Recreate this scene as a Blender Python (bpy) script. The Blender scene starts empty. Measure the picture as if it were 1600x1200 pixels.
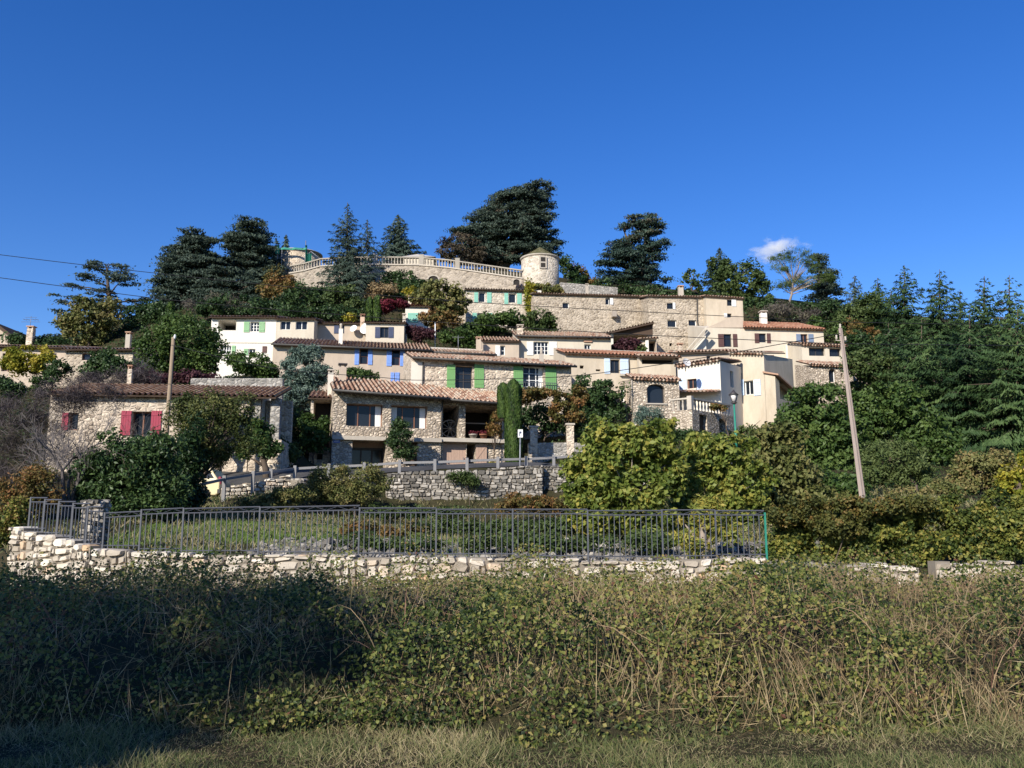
import bpy, bmesh, math, random
import numpy as np
from mathutils import Vector, Matrix, noise
R = math.radians
random.seed(7); RNG = np.random.default_rng(7)
scene = bpy.context.scene
COL = scene.collection
# ---------------------------------------------------------------- camera, sky, sun, exposure
F_PX, PITCH, EYE = 1386.0, R(9.5), 1.7
cam = bpy.data.cameras.new('camera'); cam_o = bpy.data.objects.new('camera', cam); COL.objects.link(cam_o)
cam.sensor_width = 36.0; cam.lens = 36.0*F_PX/1600.0; cam.clip_start = .1; cam.clip_end = 6000
cam_o.location = (0, 0, EYE); cam_o.rotation_euler = (R(90)+PITCH, 0, 0)
scene.camera = cam_o
SUN_AZ, SUN_EL = R(32), R(28)          # sun stands behind the camera, to its left
TO_SUN = Vector((-math.sin(SUN_AZ)*math.cos(SUN_EL), -math.cos(SUN_AZ)*math.cos(SUN_EL), math.sin(SUN_EL)))
world = bpy.data.worlds.new('World'); scene.world = world; world.use_nodes = True
wn = world.node_tree.nodes; wl = world.node_tree.links
sky = wn.new('ShaderNodeTexSky'); sky.sky_type = 'NISHITA'; sky.sun_disc = False
sky.sun_elevation = SUN_EL; sky.sun_rotation = R(180)+SUN_AZ
sky.altitude = 600; sky.air_density = 1.0; sky.dust_density = 0.1; sky.ozone_density = 3.0
hs = wn.new('ShaderNodeHueSaturation'); hs.inputs['Saturation'].default_value = 1.33; hs.inputs['Hue'].default_value = .517; hs.inputs['Value'].default_value = 1.0
bg = wn['Background']; bg.inputs['Strength'].default_value = 0.12
wl.new(sky.outputs[0], hs.inputs['Color']); wl.new(hs.outputs[0], bg.inputs['Color'])
sun = bpy.data.lights.new('sun', 'SUN'); sun.energy = 5.0; sun.angle = R(.5); sun.color = (1.0, .93, .82)
sun_o = bpy.data.objects.new('sun', sun); COL.objects.link(sun_o)
sun_o.location = (-30, -40, 40); sun_o.rotation_euler = (-TO_SUN).to_track_quat('-Z', 'Y').to_euler()
scene.view_settings.view_transform = 'Standard'; scene.view_settings.look = 'None'
scene.view_settings.exposure = 0.5; scene.view_settings.gamma = 1.0; scene.view_settings.use_curve_mapping = False
scene.cycles.max_bounces = 5; scene.cycles.diffuse_bounces = 3; scene.cycles.transparent_max_bounces = 6
scene.cycles.volume_step_rate = 2.0; scene.cycles.volume_bounces = 3

# ---------------------------------------------------------------- geometry helpers
FWD = Vector((0, math.cos(PITCH), math.sin(PITCH))); UPV = Vector((0, -math.sin(PITCH), math.cos(PITCH)))
def ray(px, py): return FWD*F_PX + Vector((1, 0, 0))*(px-800) + UPV*(600-py)
def P(px, py, Y):
    d = ray(px, py); t = Y/d.y
    return Vector((d.x*t, Y, EYE+d.z*t))
def ppm(Y): return F_PX/Y              # photo pixels per metre at distance Y, roughly

def origin_of(o):
    v = Vector((0, 0, 0))
    while o is not None: v += o.location; o = o.parent
    return v
def tag(o, label=None, cat=None, group=None, kind=None):
    if label: o['label'] = label
    if cat: o['category'] = cat
    if group: o['group'] = group
    if kind: o['kind'] = kind
    return o
def thing(name, loc, label, cat, group=None):
    o = bpy.data.objects.new(name, None); COL.objects.link(o); o.location = loc; o.empty_display_size = .3
    return tag(o, label, cat, group)

class MB:
    """collects shapes in world coordinates; build() links them as ONE mesh object"""
    def __init__(s): s.v = []; s.f = []; s.m = []; s.t = []; s.sm = []
    def add(s, vs, fs, m=0, t=None, smooth=False):
        b = len(s.v); s.v.extend([tuple(p) for p in vs]); t = random.random() if t is None else t
        for f in fs: s.f.append(tuple(b+i for i in f)); s.m.append(m); s.t.append(t); s.sm.append(smooth)
    def quad(s, a, b, c, d, m=0, t=None): s.add([a, b, c, d], [(0, 1, 2, 3)], m, t)
    def box(s, o, u, v, w, m=0, t=None):
        """corner o and three edge vectors"""
        o, u, v, w = Vector(o), Vector(u), Vector(v), Vector(w)
        c = [o, o+u, o+u+v, o+v, o+w, o+u+w, o+u+v+w, o+v+w]
        if u.cross(v).dot(w) < 0: fs = [(0,1,2,3),(4,7,6,5),(0,4,5,1),(1,5,6,2),(2,6,7,3),(3,7,4,0)]
        else: fs = [(0,3,2,1),(4,5,6,7),(0,1,5,4),(1,2,6,5),(2,3,7,6),(3,0,4,7)]
        s.add(c, fs, m, t)
    def cbox(s, c, sx, sy, sz, yaw=0, m=0, t=None):
        u = Vector((math.cos(yaw), math.sin(yaw), 0)); n = Vector((-math.sin(yaw), math.cos(yaw), 0)); z = Vector((0,0,1))
        s.box(Vector(c)-u*sx/2-n*sy/2-z*sz/2, u*sx, n*sy, z*sz, m, t)
    def tube(s, pts, rad, n=6, m=0, t=None, cap=True):
        pts = [Vector(p) for p in pts]; k = len(pts)
        rad = [rad]*k if not hasattr(rad, '__len__') else rad
        vs = []; fs = []
        for i, p in enumerate(pts):
            d = (pts[min(i+1, k-1)]-pts[max(i-1, 0)])
            d = d.normalized() if d.length > 1e-9 else Vector((0,0,1))
            a = d.cross(Vector((0,0,1)) if abs(d.z) < .9 else Vector((1,0,0))).normalized(); b = d.cross(a)
            for j in range(n):
                q = 2*math.pi*j/n; vs.append(p+(a*math.cos(q)+b*math.sin(q))*rad[i])
        for i in range(k-1):
            for j in range(n):
                j2 = (j+1) % n; fs.append((i*n+j, i*n+j2, (i+1)*n+j2, (i+1)*n+j))
        if cap: fs.append(tuple(range(n))[::-1]); fs.append(tuple((k-1)*n+j for j in range(n)))
        s.add(vs, fs, m, t, smooth=n > 4)
    def lathe(s, c, prof, n=10, m=0, t=None):
        c = Vector(c); vs = []; fs = []; k = len(prof)
        for (r, z) in prof:
            for j in range(n): q = 2*math.pi*j/n; vs.append(c+Vector((r*math.cos(q), r*math.sin(q), z)))
        for i in range(k-1):
            for j in range(n):
                j2 = (j+1) % n; fs.append((i*n+j, i*n+j2, (i+1)*n+j2, (i+1)*n+j))
        fs.append(tuple(range(n))[::-1]); fs.append(tuple((k-1)*n+j for j in range(n)))
        s.add(vs, fs, m, t, smooth=True)
    def build(s, name, mats, parent=None, loc=None):
        mats = mats if isinstance(mats, (list, tuple)) else [mats]
        me = bpy.data.meshes.new(name)
        org = origin_of(parent) if parent is not None else (Vector(loc) if loc is not None else Vector((0,0,0)))
        V = np.array(s.v, dtype=np.float64).reshape(-1, 3) - np.array(org)
        me.from_pydata(V.tolist(), [], s.f)
        for m in mats: me.materials.append(m)
        n = len(s.f)
        me.polygons.foreach_set('material_index', np.array(s.m, dtype=np.int32))
        me.polygons.foreach_set('use_smooth', np.array(s.sm, dtype=bool))
        at = me.attributes.new('tint', 'FLOAT', 'FACE'); at.data.foreach_set('value', np.array(s.t, dtype=np.float32))
        me.update()
        o = bpy.data.objects.new(name, me); COL.objects.link(o)
        if parent is not None: o.parent = parent
        elif loc is not None: o.location = loc
        return o

def unit(a): return a/np.maximum(np.linalg.norm(a, axis=1, keepdims=True), 1e-9)
def leaf_mesh(name, C, L, W, mat, parent=None, N=None, D=None, tint=None, fold=.15, loc=None):
    """many small folded leaves as one mesh: centre C, length L, width W, normal N, long axis D"""
    C = np.asarray(C, float); n = len(C)
    N = unit(RNG.normal(size=(n, 3))) if N is None else unit(np.asarray(N, float))
    D = RNG.normal(size=(n, 3)) if D is None else np.asarray(D, float)
    D = unit(D-N*np.sum(D*N, 1, keepdims=True)); S = np.cross(N, D)
    L = np.broadcast_to(np.asarray(L, float), (n,))[:, None]; W = np.broadcast_to(np.asarray(W, float), (n,))[:, None]
    tint = RNG.random(n) if tint is None else np.clip(tint, 0, 1)
    org = np.array(origin_of(parent)) if parent is not None else (np.array(loc) if loc is not None else np.zeros(3))
    V = np.empty((n, 4, 3)); C = C-org
    V[:, 0] = C-D*L*.5; V[:, 1] = C+S*W*.5+N*W*fold-D*L*.06; V[:, 2] = C+D*L*.5; V[:, 3] = C-S*W*.5+N*W*fold-D*L*.06
    me = bpy.data.meshes.new(name)
    me.vertices.add(4*n); me.vertices.foreach_set('co', V.astype(np.float32).ravel())
    b = (np.arange(n)*4)[:, None]
    idx = np.concatenate([b+0, b+1, b+2, b+0, b+2, b+3], 1).astype(np.int32).ravel()
    me.loops.add(6*n); me.loops.foreach_set('vertex_index', idx)
    me.polygons.add(2*n); me.polygons.foreach_set('loop_start', (np.arange(2*n)*3).astype(np.int32))
    me.polygons.foreach_set('loop_total', np.full(2*n, 3, np.int32))
    me.materials.append(mat)
    at = me.attributes.new('tint', 'FLOAT', 'FACE'); at.data.foreach_set('value', np.repeat(tint, 2).astype(np.float32))
    me.update(calc_edges=True)
    o = bpy.data.objects.new(name, me); COL.objects.link(o)
    if parent is not None: o.parent = parent
    elif loc is not None: o.location = loc
    return o

# ---------------------------------------------------------------- materials
def new_mat(name):
    m = bpy.data.materials.new(name); m.use_nodes = True
    nt = m.node_tree; return m, nt.nodes, nt.links, nt.nodes['Principled BSDF']
def ramp(nd, stops, interp='LINEAR'):
    r = nd.new('ShaderNodeValToRGB'); r.color_ramp.interpolation = interp
    e = r.color_ramp.elements
    while len(e) < len(stops): e.new(.5)
    for el, (p, c) in zip(e, stops): el.position = p; el.color = (*c, 1)
    return r
def mixc(nd, lk, fac, a, b, mode='MIX'):
    x = nd.new('ShaderNodeMix'); x.data_type = 'RGBA'; x.blend_type = mode
    if isinstance(fac, (int, float)): x.inputs[0].default_value = fac
    else: lk.new(fac, x.inputs[0])
    for v, k in ((a, 6), (b, 7)):
        if isinstance(v, tuple): x.inputs[k].default_value = (*v, 1)
        else: lk.new(v, x.inputs[k])
    return x.outputs[2]
def coords(nd, lk, sc=(1,1,1)):
    tc = nd.new('ShaderNodeTexCoord'); mp = nd.new('ShaderNodeMapping'); mp.inputs['Scale'].default_value = sc
    lk.new(tc.outputs['Object'], mp.inputs['Vector']); return mp.outputs[0]
def noisetex(nd, lk, vec, scale, detail=4, rough=.6):
    n = nd.new('ShaderNodeTexNoise'); n.inputs['Scale'].default_value = scale; n.inputs['Detail'].default_value = detail
    n.inputs['Roughness'].default_value = rough; lk.new(vec, n.inputs['Vector']); return n.outputs[0]
def mrange(nd, lk, v, a, b, c=0, d=1):
    m = nd.new('ShaderNodeMapRange'); m.inputs[1].default_value = a; m.inputs[2].default_value = b
    m.inputs[3].default_value = c; m.inputs[4].default_value = d; lk.new(v, m.inputs[0]); return m.outputs[0]
def bump(nd, lk, bs, h, strength, dist):
    b = nd.new('ShaderNodeBump'); b.inputs['Strength'].default_value = strength; b.inputs['Distance'].default_value = dist
    lk.new(h, b.inputs['Height']); lk.new(b.outputs[0], bs.inputs['Normal'])

def stone_mat(name, dark, light, mortar, size=.28, mwidth=.06, stain=(.16,.14,.12)):
    """rubble masonry: rounded stones of mixed size and colour in mortar"""
    m, nd, lk, bs = new_mat(name)
    k = 1/size
    v0 = coords(nd, lk, (k, k, k*1.45))
    nz = nd.new('ShaderNodeTexNoise'); nz.inputs['Scale'].default_value = .9; nz.inputs['Detail'].default_value = 3; lk.new(v0, nz.inputs['Vector'])
    va = nd.new('ShaderNodeVectorMath'); va.operation = 'MULTIPLY_ADD'; va.inputs[1].default_value = (.5,.5,.5)
    lk.new(nz.outputs['Color'], va.inputs[0]); lk.new(v0, va.inputs[2])
    vo = nd.new('ShaderNodeTexVoronoi'); lk.new(va.outputs[0], vo.inputs['Vector']); vo.inputs['Scale'].default_value = 1
    ed = nd.new('ShaderNodeTexVoronoi'); ed.feature = 'DISTANCE_TO_EDGE'; lk.new(va.outputs[0], ed.inputs['Vector']); ed.inputs['Scale'].default_value = 1
    bw = nd.new('ShaderNodeSeparateColor'); lk.new(vo.outputs['Color'], bw.inputs[0])
    mid = tuple((a+b)/2 for a, b in zip(dark, light))
    cr = ramp(nd, [(0, dark), (.35, mid), (.75, light), (1, tuple(min(c*1.12, .8) for c in light))]); lk.new(bw.outputs[0], cr.inputs[0])
    fine = noisetex(nd, lk, coords(nd, lk), 9, 5, .7)
    c1 = mixc(nd, lk, mrange(nd, lk, fine, .35, .75, 0, .45), cr.outputs[0], tuple(c*.62 for c in mid))
    ef = mrange(nd, lk, ed.outputs['Distance'], mwidth*.45, mwidth*1.5)
    c2 = mixc(nd, lk, ef, mortar, c1)
    big = noisetex(nd, lk, coords(nd, lk, (1,1,.45)), .55, 5, .65)
    c3 = mixc(nd, lk, mrange(nd, lk, big, .52, .78, 0, .55), c2, stain)
    lk.new(c3, bs.inputs['Base Color']); bs.inputs['Roughness'].default_value = .92; bs.inputs['Specular IOR Level'].default_value = .15
    h = nd.new('ShaderNodeMath'); h.operation = 'ADD'; lk.new(mrange(nd, lk, ed.outputs['Distance'], 0, .3, 0, 1), h.inputs[0])
    lk.new(mrange(nd, lk, fine, .3, .7, 0, .4), h.inputs[1])
    bump(nd, lk, bs, h.outputs[0], .9, .05)
    return m
def plaster_mat(name, col, stain=None, amt=.5):
    m, nd, lk, bs = new_mat(name)
    stain = stain or tuple(c*.6 for c in col)
    n1 = noisetex(nd, lk, coords(nd, lk, (1,1,.35)), .9, 6, .7); n2 = noisetex(nd, lk, coords(nd, lk), 14, 3, .6)
    streak = noisetex(nd, lk, coords(nd, lk, (1.3,1.3,.2)), 1.0, 5, .7)
    c = mixc(nd, lk, mrange(nd, lk, n1, .40, .72, 0, amt*1.2), col, stain)
    c = mixc(nd, lk, mrange(nd, lk, streak, .58, .85, 0, amt*.45), c, tuple(x*.8 for x in stain))
    lk.new(c, bs.inputs['Base Color']); bs.inputs['Roughness'].default_value = .95; bs.inputs['Specular IOR Level'].default_value = .1
    bump(nd, lk, bs, n2, .35, .015)
    return m
def tint_mat(name, stops, rough=.85, noise_amt=.35, scale=6, bmp=.3):
    """colour picked per tile, stone or plank from the face tint, plus weathering"""
    m, nd, lk, bs = new_mat(name)
    a = nd.new('ShaderNodeAttribute'); a.attribute_name = 'tint'
    cr = ramp(nd, stops); lk.new(a.outputs['Fac'], cr.inputs[0])
    n = noisetex(nd, lk, coords(nd, lk), scale, 5, .7); nb = noisetex(nd, lk, coords(nd, lk), .5, 4, .6)
    mid = stops[len(stops)//2][1]
    c = mixc(nd, lk, mrange(nd, lk, n, .4, .8, 0, noise_amt), cr.outputs[0], tuple(x*.45 for x in mid))
    c = mixc(nd, lk, mrange(nd, lk, nb, .5, .75, 0, noise_amt), c, tuple(x*.6+.02 for x in mid))
    lk.new(c, bs.inputs['Base Color']); bs.inputs['Roughness'].default_value = rough; bs.inputs['Specular IOR Level'].default_value = .2
    if bmp: bump(nd, lk, bs, n, bmp, .02)
    return m
def paint_mat(name, col, rough=.6, var=.25, metal=0):
    m, nd, lk, bs = new_mat(name)
    n = noisetex(nd, lk, coords(nd, lk, (6,6,1.5)), 2.5, 5, .7)
    c = mixc(nd, lk, mrange(nd, lk, n, .42, .75, 0, var), col, tuple(x*.55 for x in col))
    lk.new(c, bs.inputs['Base Color']); bs.inputs['Roughness'].default_value = rough; bs.inputs['Metallic'].default_value = metal
    bs.inputs['Specular IOR Level'].default_value = .3
    return m
def leaf_mat(name, stops, trans=.3, rough=.6):
    m, nd, lk, bs = new_mat(name)
    a = nd.new('ShaderNodeAttribute'); a.attribute_name = 'tint'
    cr = ramp(nd, stops); lk.new(a.outputs['Fac'], cr.inputs[0])
    lk.new(cr.outputs[0], bs.inputs['Base Color']); bs.inputs['Roughness'].default_value = rough; bs.inputs['Specular IOR Level'].default_value = .25
    if trans:
        tr = nd.new('ShaderNodeBsdfTranslucent'); lk.new(cr.outputs[0], tr.inputs['Color'])
        mx = nd.new('ShaderNodeMixShader'); mx.inputs[0].default_value = trans
        lk.new(bs.outputs[0], mx.inputs[1]); lk.new(tr.outputs[0], mx.inputs[2]); lk.new(mx.outputs[0], nd['Material Output'].inputs['Surface'])
    return m
def glass_mat(name, col=(.015,.02,.028), rough=.12):
    m, nd, lk, bs = new_mat(name); bs.inputs['Base Color'].default_value = (*col, 1); bs.inputs['Roughness'].default_value = rough
    bs.inputs['Specular IOR Level'].default_value = .28
    return m

M = {}
M['stone_warm'] = stone_mat('stone_warm', (.36,.29,.22), (.66,.56,.44), (.58,.49,.38), .26, .045)
M['stone_old'] = stone_mat('stone_old', (.26,.21,.155), (.52,.44,.34), (.46,.39,.30), .30, .05)
M['stone_castle'] = stone_mat('stone_castle', (.19,.16,.125), (.42,.36,.285), (.36,.31,.25), .34, .05)
M['stone_small'] = stone_mat('stone_small', (.34,.28,.21), (.66,.56,.44), (.26,.21,.16), .21, .07)
M['stone_grey'] = stone_mat('stone_grey', (.20,.19,.17), (.46,.43,.38), (.26,.24,.21), .27, .07)
M['stone_tower'] = stone_mat('stone_tower', (.36,.31,.24), (.60,.53,.43), (.52,.46,.37), .36, .05)
M['cream'] = plaster_mat('cream_plaster', (.58,.515,.41), (.41,.35,.27))
M['white'] = plaster_mat('white_plaster', (.72,.68,.60), (.50,.45,.38), .4)
M['offwhite'] = plaster_mat('offwhite_plaster', (.66,.61,.52), (.52,.46,.38), .45)
M['sand'] = plaster_mat('sand_plaster', (.54,.465,.36), (.35,.29,.21), .65)
M['beige'] = plaster_mat('beige_plaster', (.50,.41,.32), (.34,.28,.22), .55)
M['bluish'] = plaster_mat('pale_grey_plaster', (.62,.60,.58), (.46,.44,.42), .4)
M['concrete'] = plaster_mat('pale_concrete', (.46,.41,.34), (.28,.25,.21), .55)
M['tile'] = tint_mat('canal_tile', [(0,(.07,.04,.03)),(.28,(.22,.12,.08)),(.4,(.38,.22,.15)),(.65,(.48,.31,.21)),(.85,(.58,.45,.33)),(1,(.44,.38,.30))], .9)
M['tile_brown'] = tint_mat('brown_tile', [(0,(.11,.06,.03)),(.3,(.30,.165,.085)),(.6,(.42,.25,.135)),(1,(.52,.36,.22))], .9)
M['tile_orange'] = tint_mat('orange_tile', [(0,(.12,.05,.03)),(.3,(.34,.15,.09)),(.65,(.46,.22,.13)),(1,(.54,.33,.22))], .9)
M['wood_dark'] = paint_mat('dark_timber', (.07,.045,.03), .8)
M['wood'] = paint_mat('brown_timber', (.26,.14,.085), .7)
M['wood_pale'] = paint_mat('pale_planks', (.42,.29,.22), .8, .35)
M['wood_grey'] = paint_mat('weathered_wood', (.36,.31,.26), .85, .5)
M['green'] = paint_mat('green_shutter', (.16,.33,.12), .6, .15)
M['turq'] = paint_mat('turquoise_shutter', (.22,.48,.38), .6, .15)
M['palegreen'] = paint_mat('pale_green_shutter', (.24,.42,.22), .6, .15)
M['blue'] = paint_mat('blue_shutter', (.18,.30,.66), .6, .15)
M['lightblue'] = paint_mat('light_blue_shutter', (.50,.60,.72), .6, .12)
M['greyblue'] = paint_mat('grey_blue_shutter', (.16,.21,.30), .6, .15)
M['navy'] = paint_mat('navy_shutter', (.05,.065,.12), .6, .15)
M['red'] = paint_mat('red_shutter', (.30,.035,.065), .6, .15)
M['brown_sh'] = paint_mat('brown_shutter', (.10,.05,.045), .6, .15)
M['white_sh'] = paint_mat('white_shutter', (.72,.72,.70), .6, .1)
M['frame_white'] = paint_mat('white_frame', (.78,.77,.74), .5, .1)
M['frame_wood'] = paint_mat('wood_frame', (.22,.10,.06), .5, .2)
M['frame_dark'] = paint_mat('dark_frame', (.05,.045,.045), .5, .2)
M['glass'] = glass_mat('window_glass')
M['baluster'] = plaster_mat('baluster_stone', (.36,.325,.27), (.22,.195,.16), .6)
M['pole_wood'] = paint_mat('pole_wood', (.27,.205,.14), .9, .5)
M['dark'] = paint_mat('painted_shade', (.03,.026,.024), .95, .2)  # near-black colour that puts deep shade into recesses and openings
M['metal'] = paint_mat('grey_metal', (.22,.23,.25), .5, .3, .4)
M['iron'] = paint_mat('painted_iron', (.085,.09,.105), .45, .4)
M['gutter'] = paint_mat('dark_gutter', (.07,.065,.06), .5, .2)
M['guard'] = paint_mat('weathered_guard_rail', (.21,.205,.205), .7, .35)
M['green_metal'] = paint_mat('green_lamp_paint', (.025,.20,.14), .5, .15)
M['net'] = paint_mat('green_netting', (.05,.26,.19), .8, .3)
M['signblue'] = paint_mat('sign_blue', (.05,.12,.42), .4, .05)
M['bark'] = paint_mat('brown_bark', (.10,.075,.055), .95, .6)
M['bark_grey'] = paint_mat('grey_bark', (.13,.115,.11), .95, .5)
M['bark_pale'] = paint_mat('pale_bark', (.27,.22,.18), .95, .4)
M['wire'] = paint_mat('black_cable', (.02,.02,.02), .6, .1)
M['rock'] = tint_mat('limestone_blocks', [(0,(.28,.235,.18)),(.3,(.46,.40,.32)),(.7,(.60,.53,.43)),(.93,(.68,.62,.52)),(1,(.52,.34,.19))], .95, .3, 12, .6)
M['rock_grey'] = tint_mat('grey_rubble', [(0,(.09,.083,.072)),(.4,(.20,.185,.16)),(.8,(.36,.33,.285)),(1,(.48,.44,.38))], .95, .35, 12, .6)
M['rock_core'] = plaster_mat('wall_core', (.24,.21,.17), (.13,.11,.09), .6)
def L(name, cols, trans=.3, rough=.6):
    k = len(cols)-1; M[name] = leaf_mat(name, [(i/k, c) for i, c in enumerate(cols)], trans, rough)
L('lf_cedar', [(.026,.046,.032),(.082,.115,.084),(.17,.21,.15)], .3)
L('lf_cedar_rust', [(.028,.026,.018),(.065,.052,.032),(.12,.09,.055)], .15)
L('lf_spruce', [(.018,.034,.026),(.046,.072,.052),(.095,.13,.092)], .2)
L('lf_fir', [(.012,.032,.010),(.045,.085,.026),(.11,.165,.052)], .2)
L('lf_dark', [(.012,.028,.010),(.040,.076,.025),(.10,.155,.052)], .3, .45)
L('lf_mid', [(.020,.045,.012),(.062,.11,.026),(.14,.20,.055)], .35, .5)
L('lf_oak', [(.030,.055,.014),(.065,.10,.028),(.12,.155,.05)], .3)
L('lf_fig', [(.045,.075,.012),(.14,.19,.035),(.26,.29,.065),(.42,.34,.07)], .4, .5)
L('lf_yel', [(.07,.10,.012),(.20,.22,.025),(.36,.32,.04),(.46,.34,.05)], .4)
L('lf_olive', [(.045,.065,.018),(.11,.125,.035),(.19,.19,.065),(.26,.20,.08)], .3)
L('lf_autumn', [(.05,.06,.018),(.12,.11,.03),(.20,.12,.04),(.26,.12,.045)], .3)
L('lf_red', [(.05,.010,.015),(.13,.018,.03),(.24,.035,.05)], .35)
L('lf_maroon', [(.035,.013,.018),(.08,.028,.036),(.13,.06,.06)], .3)
L('lf_blue', [(.05,.085,.065),(.11,.165,.130),(.19,.25,.20)], .2)
L('lf_cypress', [(.012,.030,.006),(.042,.082,.012),(.085,.135,.026)], .2)
L('lf_pine', [(.03,.055,.012),(.07,.11,.025),(.13,.17,.05)], .2)
L('lf_bramble', [(.014,.026,.008),(.042,.068,.016),(.095,.12,.028),(.21,.22,.055),(.30,.24,.08),(.14,.065,.04)], .35, .5)
L('lf_hedge', [(.020,.038,.012),(.06,.09,.020),(.14,.165,.035),(.30,.28,.06),(.22,.10,.05),(.32,.26,.19)], .35, .55)
L('lf_dry', [(.13,.085,.045),(.30,.215,.11),(.48,.38,.215)], .3)
L('lf_twig', [(.03,.024,.026),(.065,.052,.052),(.12,.10,.095)], .1)
L('lf_grass', [(.06,.09,.025),(.13,.15,.05),(.27,.235,.11),(.44,.36,.21)], .35)
L('lf_lawn', [(.05,.10,.016),(.10,.17,.028),(.18,.24,.05)], .35)
L('lf_brush', [(.05,.045,.04),(.10,.085,.07),(.15,.13,.10),(.13,.14,.06)], .2)
def ground_mat():
    m, nd, lk, bs = new_mat('ground_soil')
    a = noisetex(nd, lk, coords(nd, lk), .35, 8, .7); b = noisetex(nd, lk, coords(nd, lk), 7, 6, .7)
    cr = ramp(nd, [(.3,(.025,.028,.012)),(.5,(.045,.042,.02)),(.7,(.08,.065,.04))]); lk.new(a, cr.inputs[0])
    c = mixc(nd, lk, mrange(nd, lk, b, .35, .75, 0, .7), cr.outputs[0], (.035,.03,.02))
    lk.new(c, bs.inputs['Base Color']); bs.inputs['Roughness'].default_value = 1; bs.inputs['Specular IOR Level'].default_value = .05
    bump(nd, lk, bs, b, .8, .08); return m
M['ground'] = ground_mat()
def asphalt_mat():
    m, nd, lk, bs = new_mat('asphalt'); b = noisetex(nd, lk, coords(nd, lk), 30, 5, .7); a = noisetex(nd, lk, coords(nd, lk), .7, 5, .6)
    c = mixc(nd, lk, mrange(nd, lk, a, .35, .7), (.035,.034,.033), (.07,.066,.06)); lk.new(c, bs.inputs['Base Color'])
    bs.inputs['Roughness'].default_value = .9; bump(nd, lk, bs, b, .4, .01); return m
M['asphalt'] = asphalt_mat()
# ---------------------------------------------------------------- building kit
EYEV = Vector((0, 0, EYE)); ZV = Vector((0, 0, 1))
GROUND_PTS = []                        # terrain control points (x, y, z)
class Face:
    def __init__(s, O, u, nin): s.O, s.u, s.n = Vector((O.x, O.y, 0)), u, nin
    def hit(s, px, py):
        d = ray(px, py); t = (s.O-Vector((0, 0, 0))).dot(s.n)/d.dot(s.n); p = EYEV+d*t
        return (p-s.O).dot(s.u), p.z
    def pt(s, a, z, off=0.0): return s.O+s.u*a+s.n*off+ZV*z
def face_grid(mb, F, s0, s1, zb, ztf, holes, m=0):
    cs = sorted({s0, s1, *[h[k] for h in holes for k in (0, 1)]}); cs = [c for c in cs if s0-1e-6 <= c <= s1+1e-6]
    cz = sorted({zb, *[h[k] for h in holes for k in (2, 3)]})
    for a, b in zip(cs[:-1], cs[1:]):
        if b-a < 1e-6: continue
        for i, z in enumerate(cz):
            last = i == len(cz)-1
            ta, tb = (ztf(a), ztf(b)) if last else (cz[i+1], cz[i+1])
            mz = (z+min(ta, tb))/2; ms = (a+b)/2
            if any(h[0] < ms < h[1] and h[2] < mz < h[3] for h in holes): continue
            mb.quad(F.pt(a, z), F.pt(b, z), F.pt(b, tb), F.pt(a, ta), m)
    for h in holes:
        a, b, z, t, d = h[:5]; q = F.pt
        mb.quad(q(a,z), q(a,t), q(a,t,d), q(a,z,d), m); mb.quad(q(b,z), q(b,z,d), q(b,t,d), q(b,t), m)
        mb.quad(q(a,t), q(b,t), q(b,t,d), q(a,t,d), m); mb.quad(q(a,z), q(a,z,d), q(b,z,d), q(b,z), m)
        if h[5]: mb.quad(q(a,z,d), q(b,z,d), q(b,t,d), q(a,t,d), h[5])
def tile_roof(mb, A, B, up, Lr, n, wave=.26, m=0, row=.42):
    A, B = Vector(A), Vector(B); e = B-A; W = e.length; e = e/W
    nc = max(2, round(W/wave)); w = W/nc; nr = max(2, round(Lr/row)); rl = Lr/nr
    prof = [(0, 0), (.2, .005), (.33, .075), (.5, .105), (.67, .075), (.8, .005), (1, 0)]
    for c in range(nc):
        for r in range(nr):
            j = random.uniform(-.012, .012); t = random.random(); ov = .04
            lo = A+e*(c*w)+up*(r*rl-(ov if r else 0)+j); hi = A+e*(c*w)+up*((r+1)*rl)
            vs = [lo+e*(x*w)+n*(h+.02) for x, h in prof]+[hi+e*(x*w)+n*h*.9 for x, h in prof]; k = len(prof)
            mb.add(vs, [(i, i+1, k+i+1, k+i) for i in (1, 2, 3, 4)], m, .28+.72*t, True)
            mb.add(vs, [(i, i+1, k+i+1, k+i) for i in (0, 5)], m, t*.26, True)
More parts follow.
